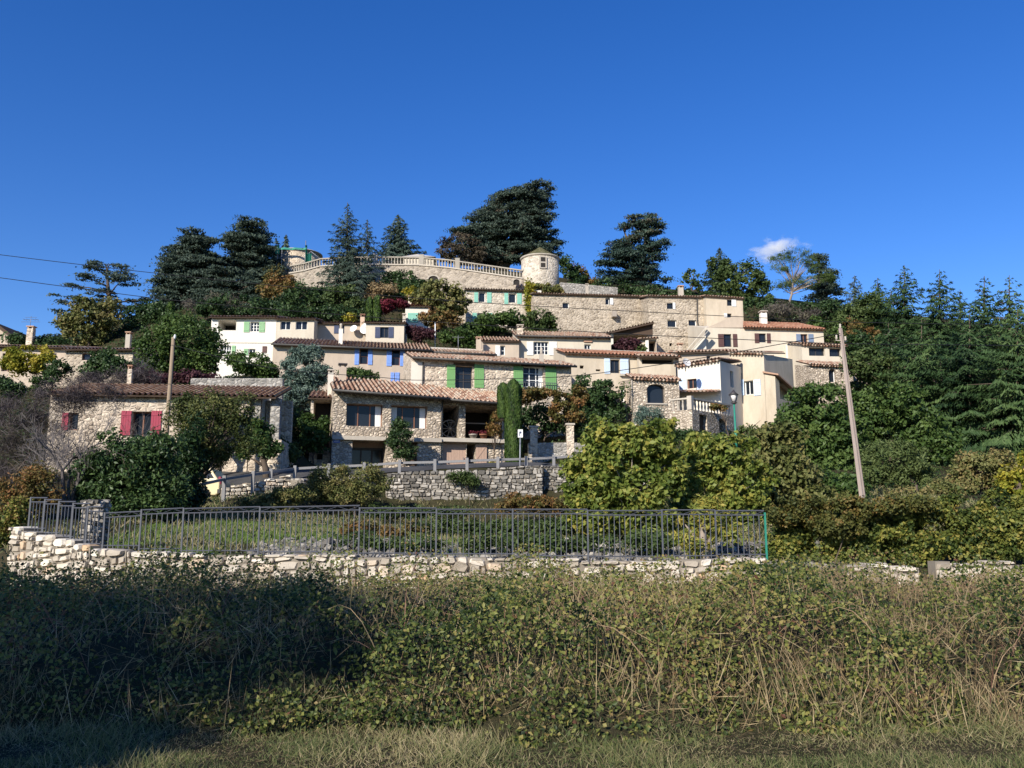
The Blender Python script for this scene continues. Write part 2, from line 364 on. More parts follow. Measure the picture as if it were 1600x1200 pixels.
class House:
    def __init__(s, name, label, xm, yb, Y, yaw=0, cat='house', group=None):
        P0 = P(xm, yb, Y); s.P0 = P0; s.yaw = R(yaw)
        s.u = Vector((math.cos(s.yaw), math.sin(s.yaw), 0)); s.n = Vector((-math.sin(s.yaw), math.cos(s.yaw), 0))
        s.F = Face(P0, s.u, s.n); s.root = thing(name, P0, label, cat, group); s.holes = []; s.rholes = []; s.lholes = []
    def block(s, x0, x1, yt, yb, depth, mat, rise=0.0, back=True, name='wall', sink=1.5, ground=True, inner=None, off=0.0):
        """one box of masonry; yt = photo height of its top at the left and right end"""
        yt = yt if isinstance(yt, tuple) else (yt, yt); F = Face(s.F.O+s.n*off, s.u, s.n) if off else s.F
        ym = (sum(yt)/2+yb)/2
        s0, s1 = F.hit(x0, ym)[0], F.hit(x1, ym)[0]; zL, zR = F.hit(x0, yt[0])[1], F.hit(x1, yt[1])[1]
        zb = F.hit((x0+x1)/2, yb)[1]
        zt = lambda a: zL+(zR-zL)*(a-s0)/(s1-s0)
        mb = MB(); b0 = zb-sink
        face_grid(mb, F, s0, s1, b0, zt, s.holes)
        CR = F.pt(s1, 0); CL = F.pt(s0, 0)
        FR = Face(CR, s.n, -s.u); FL = Face(CL, s.n, s.u)
        face_grid(mb, FR, 0, depth, b0, lambda a: zR+rise*a/depth, s.rholes)
        face_grid(mb, FL, 0, depth, b0, lambda a: zL+rise*a/depth, s.lholes)
        q = F.pt
        mb.quad(q(s0,b0,depth), q(s1,b0,depth), q(s1,zR+rise,depth), q(s0,zL+rise,depth))
        mb.quad(q(s0,zL), q(s1,zR), q(s1,zR+rise,depth), q(s0,zL+rise,depth))
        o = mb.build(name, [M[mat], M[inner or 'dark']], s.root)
        s.s0, s.s1, s.zL, s.zR, s.zb, s.depth, s.FR, s.FL = s0, s1, zL, zR, zb, depth, FR, FL
        s.holes = []; s.rholes = []; s.lholes = []
        if ground:
            for a in (s0, (s0+s1)/2, s1):
                p = q(a, 0, -.3); GROUND_PTS.append((p.x, p.y, zb-.15)); p = q(a, 0, depth+.3); GROUND_PTS.append((p.x, p.y, zb+min(.3*depth, (min(zL, zR)-zb)*.7)))
        s.wall = o; return o
    def rect(s, x0, x1, y0, y1, F=None):
        F = F or s.F; xm, ym = (x0+x1)/2, (y0+y1)/2
        a, b = F.hit(x0, ym)[0], F.hit(x1, ym)[0]
        return min(a, b), max(a, b), F.hit(xm, y1)[1], F.hit(xm, y0)[1]
    def cut(s, x0, x1, y0, y1, depth, back=1, side='F'):
        F = {'F': s.F}.get(side) or (s.pre_right if side == 'R' else s.pre_left)
        h = (*s.rect(x0, x1, y0, y1, F), depth, back)
        {'F': s.holes, 'R': s.rholes, 'L': s.lholes}[side].append(h); return h
    def plan_side(s, x, y):
        """fix the plane of the right-hand face before its openings are cut"""
        a = s.F.hit(x, y)[0]; s.pre_right = Face(s.F.pt(a, 0), s.n, -s.u)
    def win(s, x0, x1, y0, y1, nx=2, ny=1, fr='frame_white', sh=None, shx=(), shy=None, sill=False, lintel=None, rec=.17, side='F', curtain=0, fw=.055, arch=False, wmat=None):
        a, b, z, t, d, _ = s.cut(x0, x1, y0, y1, rec+.05, 0, side); F = s.F if side == 'F' else s.pre_right
        mb = MB(); q = F.pt; D = F.n*.05
        for (p, w, h) in ((q(a,z,rec), b-a, fw), (q(a,t-fw,rec), b-a, fw)): mb.box(p, F.u*w, D, ZV*h)
        for aa in (a, b-fw): mb.box(q(aa,z+fw,rec), F.u*fw, D, ZV*(t-z-2*fw))
        for i in range(1, nx): mb.box(q(a+(b-a)*i/nx-fw*.5, z+fw, rec+.004), F.u*fw, D*.8, ZV*(t-z-2*fw))
        for j in range(1, ny): mb.box(q(a+fw, z+(t-z)*j/ny-.018, rec+.008), F.u*(b-a-2*fw), D*.6, ZV*.036)
        w = mb.build('window', M[fr], s.root)
        mb = MB(); mb.quad(q(a,z,rec+.046), q(b,z,rec+.046), q(b,t,rec+.046), q(a,t,rec+.046)); mb.build('pane', M['glass'], w)
        for c in range(curtain):
            mb = MB(); wd = (b-a)*.16; ca = [b-fw-wd, a+fw][c % 2]
            for i in range(5): mb.cbox(q(ca+wd*(i+.5)/5, (z+t)/2, rec+.036-.008*(i % 2)), wd/5*.98, .006, t-z-2*fw, s.yaw)
            mb.build('curtain', M['white_sh'], w)
        if arch:
            mb = MB(); n = 8; r = (t-z)*arch; pts = []
            for i in range(n+1):
                x = -1+2*i/n; pts.append((a+(b-a)*i/n, t-r+r*math.sqrt(max(0, 1-x*x))))
            for i in range(n):
                (p0, h0), (p1, h1) = pts[i], pts[i+1]
                mb.quad(q(p0,h0), q(p1,h1), q(p1,t), q(p0,t)); mb.quad(q(p0,h0), q(p1,h1), q(p1,h1,rec), q(p0,h0,rec))
            mb.build('arch', M[wmat], s.root)
        if sill:
            mb = MB(); mb.box(q(a-.12, z-.09, -.09), F.u*(b-a+.24), F.n*.12, ZV*.085); mb.build('window_sill', M['concrete'], w)
        if lintel:
            mb = MB(); mb.box(q(a-.16, t+.005, -.012), F.u*(b-a+.32), F.n*.02, ZV*.2); mb.build('lintel', M[lintel], w)
        if sh:
            sy = shy or (y0, y1)
            for k in range(0, len(shx), 2): s.shutter(shx[k], shx[k+1], sy[0], sy[1], sh, side)
    def shutter(s, x0, x1, y0, y1, mat, side='F'):
        F = s.F if side == 'F' else s.pre_right
        a, b, z, t = s.rect(x0, x1, y0, y1, F); mb = MB(); n = max(2, round((b-a)/.13)); w = (b-a)/n
        for i in range(n): mb.box(F.pt(a+i*w+.004, z, -.052), F.u*(w-.008), F.n*.03, ZV*(t-z))
        for zz in (z+(t-z)*.16, z+(t-z)*.8): mb.box(F.pt(a+.02, zz, -.068), F.u*(b-a-.04), F.n*.018, ZV*.09)
        mb.build('shutter', M[mat], s.root)
    def door(s, x0, x1, y0, y1, mat, rec=.12, side='F', brace=False):
        a, b, z, t, d, _ = s.cut(x0, x1, y0, y1, rec+.06, 0, side); F = s.F if side == 'F' else s.pre_right; mb = MB()
        n = max(3, round((b-a)/.16)); w = (b-a)/n
        for i in range(n): mb.box(F.pt(a+i*w+.003, z, rec), F.u*(w-.006), F.n*.04, ZV*(t-z))
        o = mb.build('door', M[mat], s.root)
        mb = MB(); mb.cbox(F.pt(b-.12, z+(t-z)*.48, rec-.03), .03, .06, .12, s.yaw); mb.build('handle', M['metal'], o)
    def roof(s, yr, mat='tile', over=.35, slope=.30, lo=.15, ro=.15, run=None, gut=False, gen=False, dz=.02, maxrun=6.5, name='roof', wave=.26):
        """single pitch of canal tiles rising away from the front wall to the ridge seen at photo height yr"""
        A = s.F.pt(s.s0-lo, s.zL+(s.zL-s.zR)/(s.s1-s.s0)*lo); B = s.F.pt(s.s1+ro, s.zR-(s.zL-s.zR)/(s.s1-s.s0)*ro)
        mid = (A+B)/2
        if run is None:
            dd = Vector((mid.x, mid.y, 0)).length; xp = 800+F_PX*mid.x/(mid.y*math.cos(PITCH)+(mid.z-EYE)*math.sin(PITCH))
            d = ray(xp, yr); ta = d.z/Vector((d.x, d.y, 0)).length; zpix = EYE+dd*ta
            run = (zpix-mid.z)/max(slope-ta, .02); run = min(max(run, 1.0), maxrun)
        up = (s.n+ZV*slope).normalized(); nn = (ZV-s.n*slope).normalized()
        k = math.sqrt(1+slope*slope); A0 = A-up*over*k+ZV*(.10+dz); B0 = B-up*over*k+ZV*(.10+dz); Lr = (run+over)*k
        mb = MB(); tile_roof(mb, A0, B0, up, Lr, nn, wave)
        mb.box(A0-nn*.09+up*.03, B0-A0, up*(Lr-.03), nn*.075, 1)
        o = mb.build(name, [M[mat], M['wood_dark']], s.root); s.run = run
        if gut:
            mb = MB(); g = -s.n*.07-ZV*.03; mb.tube([A0+g, B0+g], .075, 7); mb.build('gutter', M['gutter'], o)
        if gen:
            mb = MB(); W = (s.s1-s.s0); nt = max(3, round(W/.24))
            for rw in range(1):
                for i in range(nt):
                    f = (i+.5)/nt; p = s.F.pt(s.s0+W*f, s.zL+(s.zR-s.zL)*f-.02-rw*.14, -.02)
                    mb.tube([p+s.n*.02, p-s.n*(.24-rw*.11)], .075, 6)
            mb.build('eaves_tiles', M[mat], o)
        return o
    def chimney(s, x0, x1, y0, y1, dY, mat='stone_warm', cap='tile', parent=None, pot=False):
        Yc = s.P0.y+dY; p0, p1 = P(x0, y1, Yc), P(x1, y0, Yc); w = p1.x-p0.x; mb = MB(); h = p1.z-p0.z
        mb.cbox(((p0.x+p1.x)/2, Yc, (p0.z-.8+p1.z)/2), w, w*.9, h+.8, s.yaw)
        o = mb.build('chimney', M[mat], parent or s.root); mb = MB(); c = Vector(((p0.x+p1.x)/2, Yc, p1.z))
        if pot: mb.lathe(c, [(w*.3,0),(w*.36,.1),(w*.3,.25),(w*.42,.32),(w*.2,.42)], 9)
        else:
            for sx in (-1, 1): mb.cbox(c+s.u*sx*w*.36+ZV*.07, w*.2, w*.8, .139, s.yaw)
            mb.cbox(c+ZV*.18, w*1.25, w*1.15, .08, s.yaw)
        mb.build('chimney_cap', M[cap], o)
    def box_at(s, name, mat, x0, x1, y0, y1, off=-.03, d=.06, parent=None, side='F'):
        F = s.F if side == 'F' else s.FR
        a, b, z, t = s.rect(x0, x1, y0, y1, F); mb = MB(); mb.box(F.pt(a, z, off), F.u*(b-a), F.n*d, ZV*(t-z)); return mb.build(name, M[mat], parent or s.root)
    def pipe(s, pts, rad=.05, mat='gutter', off=-.07):
        q = [s.F.pt(*s.F.hit(*p), off) for p in pts]; mb = MB(); mb.tube(q, rad, 6); return mb.build('downpipe', M[mat], s.root)

def stones(mb, path, zb, zt, thick, h=(.14,.24), w=(.2,.5), gap=.010, both=False):
    """courses of rough blocks along path(s) -> (x, y), s in metres up to path.len; zb(s), zt(s) heights"""
    Ls = path.len; lay = 0; zmin = min(zb(Ls*i/20) for i in range(21)); zmax = max(zt(Ls*i/40) for i in range(41)); z = zmin
    while z < zmax:
        ch = random.uniform(*h); s = random.uniform(-.3, 0)
        while s < Ls:
            sw = random.uniform(*w); a, b = max(0, s), min(Ls, s+sw); s += sw
            if b-a < .06: continue
            m = (a+b)/2; top = min(z+ch, zt(m)); bot = max(z, zb(m)-.15)
            if top-bot < .05: continue
            pa, pb = Vector((*path(a+gap), 0)), Vector((*path(b-gap), 0)); u = pb-pa; n = Vector((-u.y, u.x, 0)).normalized()
            t = random.random(); j = lambda k=.018: random.uniform(-k, k)
            pr = random.uniform(.0, .06); c = []; un = u.normalized(); kx, kz = (b-a), (top-bot)
            for (fx, fz) in ((.16,0),(.84,0),(1,.2),(1,.8),(.84,1),(.16,1),(0,.8),(0,.2)):
                x = a+gap+(kx-2*gap)*min(1, max(0, fx+random.uniform(-.09, .09))); zz = bot+gap*.6+(kz-gap)*(fz+random.uniform(-.15, .15)); c.append(pa+un*(x-a-gap)+ZV*(zz+(.035*math.sin(x*1.9+z*5)+.02*math.sin(x*4.7-z*3))*(top < zt(m)-.01)))
            mid = sum(c, Vector())/8
            outer = [p-n*(thick/2-.045) for p in c]; front = [mid+(p-mid)*random.uniform(.72, .9)-n*(thick/2+pr)+n*j(.02) for p in c]; back = [p+n*thick/2 for p in c]
            fs = [tuple(range(16, 24))]+[(i, (i+1) % 8, 16+(i+1) % 8, 16+i) for i in range(8)]+[(8+i, 8+(i+1) % 8, (i+1) % 8, i) for i in range(8)]+[tuple(range(15, 7, -1))]
            mb.add(outer+back+front, fs, 0, t, False)
        z += ch
class Poly:
    """polyline path through points (x, y) with extra values interpolated along it"""
    def __init__(s, pts):
        s.p = [Vector(q[:2]) for q in pts]; s.c = [0]
        for a, b in zip(s.p[:-1], s.p[1:]): s.c.append(s.c[-1]+(b-a).length)
        s.len = s.c[-1]; s.ex = [q[2:] for q in pts]
    def seg(s, t):
        t = min(max(t, 0), s.len)
        for i in range(len(s.p)-1):
            if t <= s.c[i+1]+1e-9: return i, (t-s.c[i])/max(s.c[i+1]-s.c[i], 1e-9)
        return len(s.p)-2, 1
    def __call__(s, t): i, f = s.seg(t); q = s.p[i].lerp(s.p[i+1], f); return q.x, q.y
    def val(s, t, k): i, f = s.seg(t); return s.ex[i][k]*(1-f)+s.ex[i+1][k]*f

# ---------------------------------------------------------------- plants
def foot(px, py, Y, ztop=None):
    """point of the terrain under photo column px at distance Y"""
    q = P(px, py, Y); q.z = hz(q.x, q.y)
    if ztop is not None: q.z = min(q.z, ztop)
    return q
def lobes_w(lobes, Y, dk=.85):
    out = []
    for lb in lobes:
        cx, cy, rx, ry = lb[:4]; dy = lb[4] if len(lb) > 4 else 0
        k = ppm(Y+dy)*1.0; c = P(cx, cy, Y+dy); a, b = rx/k, ry/k; out.append((c, a, (a*.65+b*.35)*dk, b))
    return out
def crown_pts(lb, n_cl, per, cr, flat=.7, shell=.55, up=.35, drop=0.0, gap=.42):
    """leaf positions: clumps of leaves on lumpy lobes, thinned by 3-D noise so that holes and an uneven outline show"""
    n0 = int(n_cl*1.75); cr = cr*.82
    vol = np.array([(a*b*d)**.62 for _, a, b, d in lb]); k = RNG.choice(len(lb), n0, p=vol/vol.sum())
    C = np.array([list(l[0]) for l in lb])[k]; Rr = np.array([[l[1], l[2], l[3]] for l in lb])[k]
    dirs = unit(RNG.normal(size=(n0, 3))); rad = shell+(1-shell)*RNG.random((n0, 1))**.6; sd = random.random()*50
    f = 1.0/max(.6, float(np.mean(Rr))*.55)
    lump = np.array([noise.noise(Vector((d[0]*1.7+c[0]*.3+sd, d[1]*1.7+c[1]*.3, d[2]*1.7+sd))) for d, c in zip(dirs, C)])[:, None]
    cc = C+dirs*rad*np.maximum(Rr-cr*.3, Rr*.4)*(1.0+.42*lump)
    hole = np.array([noise.noise(Vector(p)*f*1.5+Vector((sd, 0, 0))) for p in cc]); keep = np.argsort(hole+RNG.random(n0)*gap)[-n_cl:]
    cc, dirs = cc[keep], dirs[keep]; sh = RNG.random(n_cl)
    g = RNG.normal(size=(n_cl, per, 3)); g = g/np.linalg.norm(g, axis=2, keepdims=True)*RNG.random((n_cl, per, 1))**.42
    sz = cr*(.45+1.0*RNG.random((n_cl, 1, 1))); off = g*sz*np.array([1, 1, flat])
    if drop: off[:, :, 2] -= drop*np.hypot(off[:, :, 0], off[:, :, 1])**1.5
    pts = (cc[:, None, :]+off).reshape(-1, 3)
    N = (g*.45+dirs[:, None, :]*.35).reshape(-1, 3)+np.array([0, 0, up])+RNG.normal(size=(n_cl*per, 3))*.7
    tint = (sh[:, None]*.62+RNG.random((n_cl, per))*.38).reshape(-1)
    return cc, pts, N, tint
def grow(name, label, lobes, Y, mat, leaf=(.3, .18), clumps=60, per=60, cr=.8, flat=.7, shell=.55, up=.35, base=None, tr=.18, bark='bark', limbs=8, cat='tree', group=None, drop=0.0, dk=.85, crown='crown', ground=True, shift=0.0, tk=1.0):
    """a plant: lobes are the outlines (px, py, rx, ry, dy) its crown fills at distance Y; base = foot of its trunk"""
    lb = lobes_w(lobes, Y, dk)
    if base is None: i = max(lobes, key=lambda q: q[1]+q[3]); base = (i[0], i[1]+i[3])
    tz = max(l[0].z+l[3] for l in lb); bz = min(l[0].z-l[3] for l in lb)
    B = foot(base[0], base[1], Y, bz+(tz-bz)*.3); root = thing(name, B, label, cat, group)
    cc, pts, N, tint = crown_pts(lb, clumps, per, cr, flat, shell, up, drop)
    n = len(pts); Ls = leaf[0]*(.7+.6*RNG.random(n)); Ws = leaf[1]*(.7+.6*RNG.random(n))
    leaf_mesh(crown, pts, Ls, Ws, M[mat], root, N, None, np.clip(tint*tk+shift, 0, 1))
    mb = MB(); cen = sum((l[0] for l in lb), Vector())/len(lb); H = max(c[2] for c in cc)-B.z
    top = Vector((cen.x, cen.y, B.z+H*.8)); pts_ = [B-ZV*.4]; rs = [tr*1.25]
    for i in range(1, 6):
        f = i/5; q = B.lerp(top, f)+Vector((random.uniform(-1, 1), random.uniform(-1, 1), 0))*H*.03; pts_.append(q); rs.append(tr*(1-.8*f))
    mb.tube(pts_, rs, 7)
    for _ in range(limbs):
        e = Vector(cc[random.randrange(len(cc))]); f = min(.9, max(.2, (e.z-B.z)/max(H, .1)*.6)); i = min(4, int(f*5)); st = pts_[i].lerp(pts_[i+1], f*5-i)
        m_ = st.lerp(e, .5)+ZV*random.uniform(-.05, .12)*(e-st).length; r0 = tr*(1-.75*f)*.55
        mb.tube([st, m_, e], [r0, r0*.6, r0*.2], 5)
    mb.build('trunk', M[bark], root)
    return root
def conifer(name, label, ax, ay, by, hw, Y, mat='lf_spruce', step=.42, nb=7, droop=.25, spray=(.62, .2), group=None, bx=None, curl=0.12, power=.85, gapk=.0, tr=None, ground=True, tipfuzz=1.0, dens=13, shift=0.0):
    """spire conifer: whorls of drooping branches carrying needle sprays; apex at (ax, ay), skirt hw pixels wide at by"""
    bx = ax if bx is None else bx; T = P(ax, ay, Y); B = P(bx, by, Y); B.y = Y; H = T.z-B.z; Rm = hw/ppm(Y); G = foot(bx, by, Y, B.z)
    root = thing(name, G, label, 'tree', group); C, D, N, Ls, Ws, tn = [], [], [], [], [], []
    mb = MB(); mb.tube([G-ZV*.5, B, B.lerp(T, .5), T], [max(.14, H*.02), max(.12, H*.018), H*.010, .02], 6); br = []
    nbr = int(max(6, H/step)*nb); gold = random.random()*6
    for w in range(nbr):
        t = ((w+random.random())/nbr)**.85*.985+.012        # 0 at the apex
        gold += 2.399+random.uniform(-.3, .3)
        if random.random() < gapk: continue
        ctr = T.lerp(B, t); lob = 1+.22*math.sin(gold*1.0+t*11)*min(1, t*4)
        r = max(.12, Rm*(t**power)*random.uniform(.55, 1.12)*lob); dx, dy = math.cos(gold), math.sin(gold); ri = .35*(1-t)-droop*t
        cs = random.random(); tip = random.uniform(0, .16)
        if t > .1: br.append((ctr, Vector((ctr.x+dx*r*.85, ctr.y+dy*r*.85, ctr.z+ri*r*.75))))
        wf = r*.30+.12; m = max(4, int(dens*r*wf*2))            # a drooping fan of sprays
        for i in range(m):
            f = 1-random.random()**1.35*.92; s_ = random.uniform(-1, 1)*wf*min(1, (1-f)*2.2+.18)*min(1, f*2.5); sgn = 1 if s_ > 0 else -1
            rr = r*f; z = ri*rr+tip*r*max(0, f-.5)*2-(droop*.25*r*f*f)-.30*abs(s_)**1.2-random.random()*.06
            an = sgn*random.uniform(.15, .9); ca, sa = math.cos(an), math.sin(an); ln = spray[0]*random.uniform(.55, 1.25)*(.55+.45*min(1, t*4))
            d = (dx*ca-dy*sa, dx*sa+dy*ca, ri*.6-.25+random.uniform(-.35, .2)*tipfuzz)
            C.append((ctr.x+dx*rr-dy*s_, ctr.y+dy*rr+dx*s_, ctr.z+z)); D.append(d)
            N.append((dx*.75+random.gauss(0, .4), dy*.75+random.gauss(0, .4), .55)); Ls.append(ln); Ws.append(spray[1]*random.uniform(.6, 1.3)); tn.append(cs*.62+random.random()*.38)
    leaf_mesh('crown', C, Ls, Ws, M[mat], root, N, D, np.array(tn)+shift, fold=-.3)
    for a, e in br[::3]: mb.tube([a, e], [.045, .012], 3, cap=False)
    mb.build('trunk', M['bark'], root)
    return root
def cedar(name, label, plates, Y, mat='lf_cedar', base=None, limbs_from=None, leaf=(.34, .15), dens=34, thick=.16, bark='bark', group=None, tr=.35, sub=5, ground=True, lead=None, rust=None):
    """flat-topped cedar: plates = (px, py, half width px) of its horizontal foliage shelves"""
    B = foot(base[0], base[1], Y); root = thing(name, B, label, 'tree', group); C, N, tn = [], [], []
    mb = MB(); k = ppm(Y); lead = lead or [(base[0], min(p[1] for p in plates)+8)]
    stems = []
    for lx, ly in lead:
        T = P(lx, ly, Y); mid = B.lerp(T, .5)+Vector((0, 0, 0)); mid.x = B.x*.6+T.x*.4
        stems.append((B, mid, T)); mb.tube([B-ZV*.5, B.lerp(mid, .5), mid, T], [tr*1.2, tr, tr*.7, .07], 7)
    for pl in plates:
        px, py, hw = pl[:3]; r = hw/k; dy = pl[3] if len(pl) > 3 else random.uniform(-1, 1)*min(r*1.3, 3.2)
        c = P(px, py, Y); c.y += dy
        s = min(stems, key=lambda q: abs(q[2].x-c.x)); f = min(1, max(.1, (c.z-.5-r*.25-B.z)/max(s[2].z-B.z, .1)))
        st = s[0].lerp(s[1], f*2) if f < .5 else s[1].lerp(s[2], f*2-1)
        mb.tube([st, st.lerp(c, .55)+ZV*r*.05, c-ZV*.12], [tr*.34, tr*.2, .03], 5)
        for q in range(max(2, int(sub*r*r*.55+2))):
            an = random.uniform(0, 6.283); ro = r*math.sqrt(random.random()); sc = c+Vector((math.cos(an)*ro, math.sin(an)*ro*.9, -.10*ro*ro/max(r, .5)+random.uniform(-.12, .12)*r))
            rs = random.uniform(.45, .85); tt = random.random(); n_ = int(dens*rs*1.5)
            g = RNG.normal(size=(n_, 3))*np.array([rs*.55, rs*.55, thick*rs*.55]); g[:, 2] -= .12*(g[:, 0]**2+g[:, 1]**2)
            C.append(np.array(sc)+g); N.append(np.array([-.1, -.25, .55])+RNG.normal(size=(n_, 3))*.75); tn.append((tt*.55+RNG.random(n_)*.45)*.66+(.34 if rust and py < rust and random.random() < .7 else 0))
            if q % 3 == 0: mb.tube([c-ZV*.1, sc-ZV*.05], [.035, .012], 3, cap=False)
    C, N, tn = np.concatenate(C), np.concatenate(N), np.concatenate(tn)
    leaf_mesh('crown', C, leaf[0]*(.7+.6*RNG.random(len(C))), leaf[1]*(.7+.6*RNG.random(len(C))), M[mat], root, N, None, tn, fold=-.2)
    mb.build('trunk', M[bark], root)
    return root
def cedar_from_outline(outline, n, seed, mn=10, mx=26, hollow=.0):
    """random shelves inside rows (py, left, right) of a crown outline"""
    rd = random.Random(seed); out = []; ys = [o[0] for o in outline]; area = sum((q[0]-p[0])*(p[2]-p[1]+q[2]-q[1])/2 for p, q in zip(outline[:-1], outline[1:]))
    def edge(y):
        for (a, b) in zip(outline[:-1], outline[1:]):
            if a[0] <= y <= b[0]: f = (y-a[0])/(b[0]-a[0]); return a[1]+(b[1]-a[1])*f, a[2]+(b[2]-a[2])*f
        return outline[-1][1:]
    yy = [ys[0]+(ys[-1]-ys[0])*k/200 for k in range(201)]; cum = [0]
    for y in yy: l, r = edge(y); cum.append(cum[-1]+(r-l))
    m = int(area/(n*5.0)); g = rd.random()
    for i in range(m):                                # even cover, uneven spacing
        u = (i+rd.random())/m*cum[-1]; k = max(0, min(200, sum(c < u for c in cum)-1)); y = yy[k]; l, r = edge(y); g = (g+.618034+rd.uniform(-.08, .08)) % 1
        hw = min(rd.uniform(mn*.8, mx), (r-l)/2)
        if rd.random() >= hollow: out.append((l+hw+(r-l-2*hw)*g, y, hw))
    return out
def bare_tree(name, label, base, Y, H, spread, levels=5, bark='bark_grey', seed=1, lean=0, r0=.13, cat='tree', ground=True, leaves=None, stems=3):
    rd = random.Random(seed); B = foot(base[0], base[1], Y); root = thing(name, B, label, cat); mb = MB(); tips = []; tw = MB()
    def rec(p, d, ln, r, lv):
        pts = [p]; dd = d.copy(); n = 3
        for i in range(n):
            dd = (dd+Vector((rd.gauss(0, .16), rd.gauss(0, .16), rd.gauss(.03, .1)))).normalized(); pts.append(pts[-1]+dd*ln/n)
        (mb if lv > 1 else tw).tube(pts, [r, r*.85, r*.7, r*.5], 6 if lv > 2 else 3, cap=False)
        if lv == 0: tips.append(pts[-1]); return
        for i in range(rd.choice((3, 4) if lv > 1 else (4, 5))):
            q = pts[rd.choice((1, 2, 3, 3))]; a = rd.uniform(0, 6.283); sp = rd.uniform(.35, .95)*spread
            side = dd.cross(Vector((math.cos(a), math.sin(a), .3))).normalized()
            rec(q, (dd+side*sp).normalized(), ln*rd.uniform(.55, .82), max(r*.52, .006), lv-1)
    for i in range(stems):
        a = rd.uniform(0, 6.283); rec(B-ZV*.2, Vector((math.cos(a)*.35+lean, math.sin(a)*.3, 1)).normalized(), H*.36, r0*(1 if i == 0 else .7), levels)
    mb.build('trunk', M[bark], root); t = tw.build('twigs', M[bark], root)
    if leaves:
        mat, per, sz, spread_ = leaves; C = np.repeat(np.array([list(q) for q in tips]), per, 0); C = C+RNG.normal(size=C.shape)*spread_
        leaf_mesh('leaves', C, sz[0]*(.6+.8*RNG.random(len(C))), sz[1]*(.6+.8*RNG.random(len(C))), M[mat], root)
    return root
def column(name, label, cx, yt, yb, hw, Y, mat='lf_cypress', n=2600, leaf=(.3, .09), group=None, ground=True):
    """clipped column of cypress: upright sprays over a spindle surface"""
    T, B = P(cx, yt, Y), P(cx, yb, Y); H = T.z-B.z; r = hw/ppm(Y); root = thing(name, B, label, 'cypress', group)
    t = RNG.random(n); a = RNG.random(n)*6.283; prof = np.minimum(1, np.minimum((1-t)*9, .75+t*2))**.5
    wob = 1+.05*np.sin(a*3+t*7)+.04*np.sin(a*5-t*13); rr = r*prof*wob*(.88+.12*RNG.random(n))
    C = np.stack([B.x+rr*np.cos(a), B.y+rr*np.sin(a), B.z+t*H], 1)
    N = np.stack([np.cos(a), np.sin(a), .25+0*a], 1)+RNG.normal(size=(n, 3))*.35; D = np.stack([np.cos(a)*.25, np.sin(a)*.25, 1+0*a], 1)+RNG.normal(size=(n, 3))*.2
    leaf_mesh('crown', C, leaf[0]*(.7+.6*RNG.random(n)), leaf[1]*(.7+.6*RNG.random(n)), M[mat], root, N, D, np.clip(.5+.3*np.sin(a*4+t*8)+RNG.normal(size=n)*.25, 0, 1))
    mb = MB(); mb.lathe(B-ZV*.2, [(r*.5, 0), (r*.75, H*.2), (r*.75, H*.75), (r*.3, H*.97), (.02, H)], 9); mb.build('trunk', M['bark'], root)
    return root
# ================================================================ the houses of the village
# --- red-shuttered house, low on the left
h = House('stone_house', 'low stone house with dark red shutters and a brown tiled roof', 235, 735, 42, 4, 'house')
h.win(205, 237, 643, 683, 2, 1, 'frame_wood', 'red', (189, 205, 236, 252), (642, 680), rec=.25)
h.win(107, 122, 645, 672, 1, 1, 'frame_wood', 'red', (97, 107), (645, 672))
h.block(74, 388, (617, 622), 735, 4.4, 'stone_warm', 1.2)
h.roof(597, 'tile_brown', .4, .27, run=3.7, lo=.0, ro=1.3)
h.chimney(199, 207, 577, 600, 4.2, 'stone_warm')
c = h.F.hit(428, 640); mb = MB()
for (px, w) in ((398, .35), (427, .45)):
    a, z = h.F.hit(px, 690); t = h.F.hit(px, 621)[1]; mb.box(h.F.pt(a-w/2, z-1.5, .1), h.u*w, h.n*w, ZV*(t-z+1.5))
mb.build('porch_pillar', M['stone_grey'], h.root)
a0, z0 = h.F.hit(389, 690); a1, _ = h.F.hit(433, 690); mb = MB(); mb.box(h.F.pt(a0, z0-1.5, 3.6), h.u*(a1-a0), h.n*.35, ZV*(h.F.hit(400, 612)[1]-z0+1.6)); mb.box(h.F.pt(a0, z0-1.5, .0), h.u*(a1-a0+.2), h.n*3.6, ZV*1.6)
mb.build('porch_wall', M['stone_warm'], h.root)
w = House('terrace_wall', 'grey rubble terrace wall behind the porch of the red-shuttered house', 385, 640, 49, 4, 'wall')
w.block(296, 440, (591, 591), 660, .5, 'stone_grey', name='masonry')
# --- long flat-eaved house far left
h = House('bungalow', 'long low house with a thin flat roof edge, behind the yellow bush', 60, 606, 70, 0)
h.win(3, 18, 552, 580, 2, 1, 'frame_wood'); h.win(72, 88, 552, 566, 2, 1, 'frame_white')
h.block(-60, 102, (541, 545), 606, 6, 'beige', 1.3); h.roof(537, 'tile', .5, .2, maxrun=6); h.chimney(42, 54, 514, 541, 3, 'stone_warm')
mb = MB(); q = P(47, 512, 73); mb.tube([q, q+ZV*1.0], .02, 5)
for i, zz in enumerate((.5, .7, .9)): mb.tube([q+ZV*zz+Vector((-.8+.15*i, 0, .0)), q+ZV*zz+Vector((.8-.15*i, 0, 0))], .014, 4)
for xx in (-.5, -.25, .25, .5): mb.tube([q+ZV*.7+Vector((xx, -.3, 0)), q+ZV*.7+Vector((xx, .3, 0))], .01, 4)
mb.build('antenna', M['metal'], h.root)
h = House('stone_annex', 'stone annexe with a thin eave, right of the yellow bush', 150, 606, 68, 0)
h.win(128, 141, 552, 563, 1, 1, 'frame_wood')
h.block(100, 206, (548, 548), 606, 6, 'stone_old', 1.3); h.roof(543, 'tile', .45, .2, maxrun=6); h.chimney(196, 205, 523, 548, .6, 'concrete')
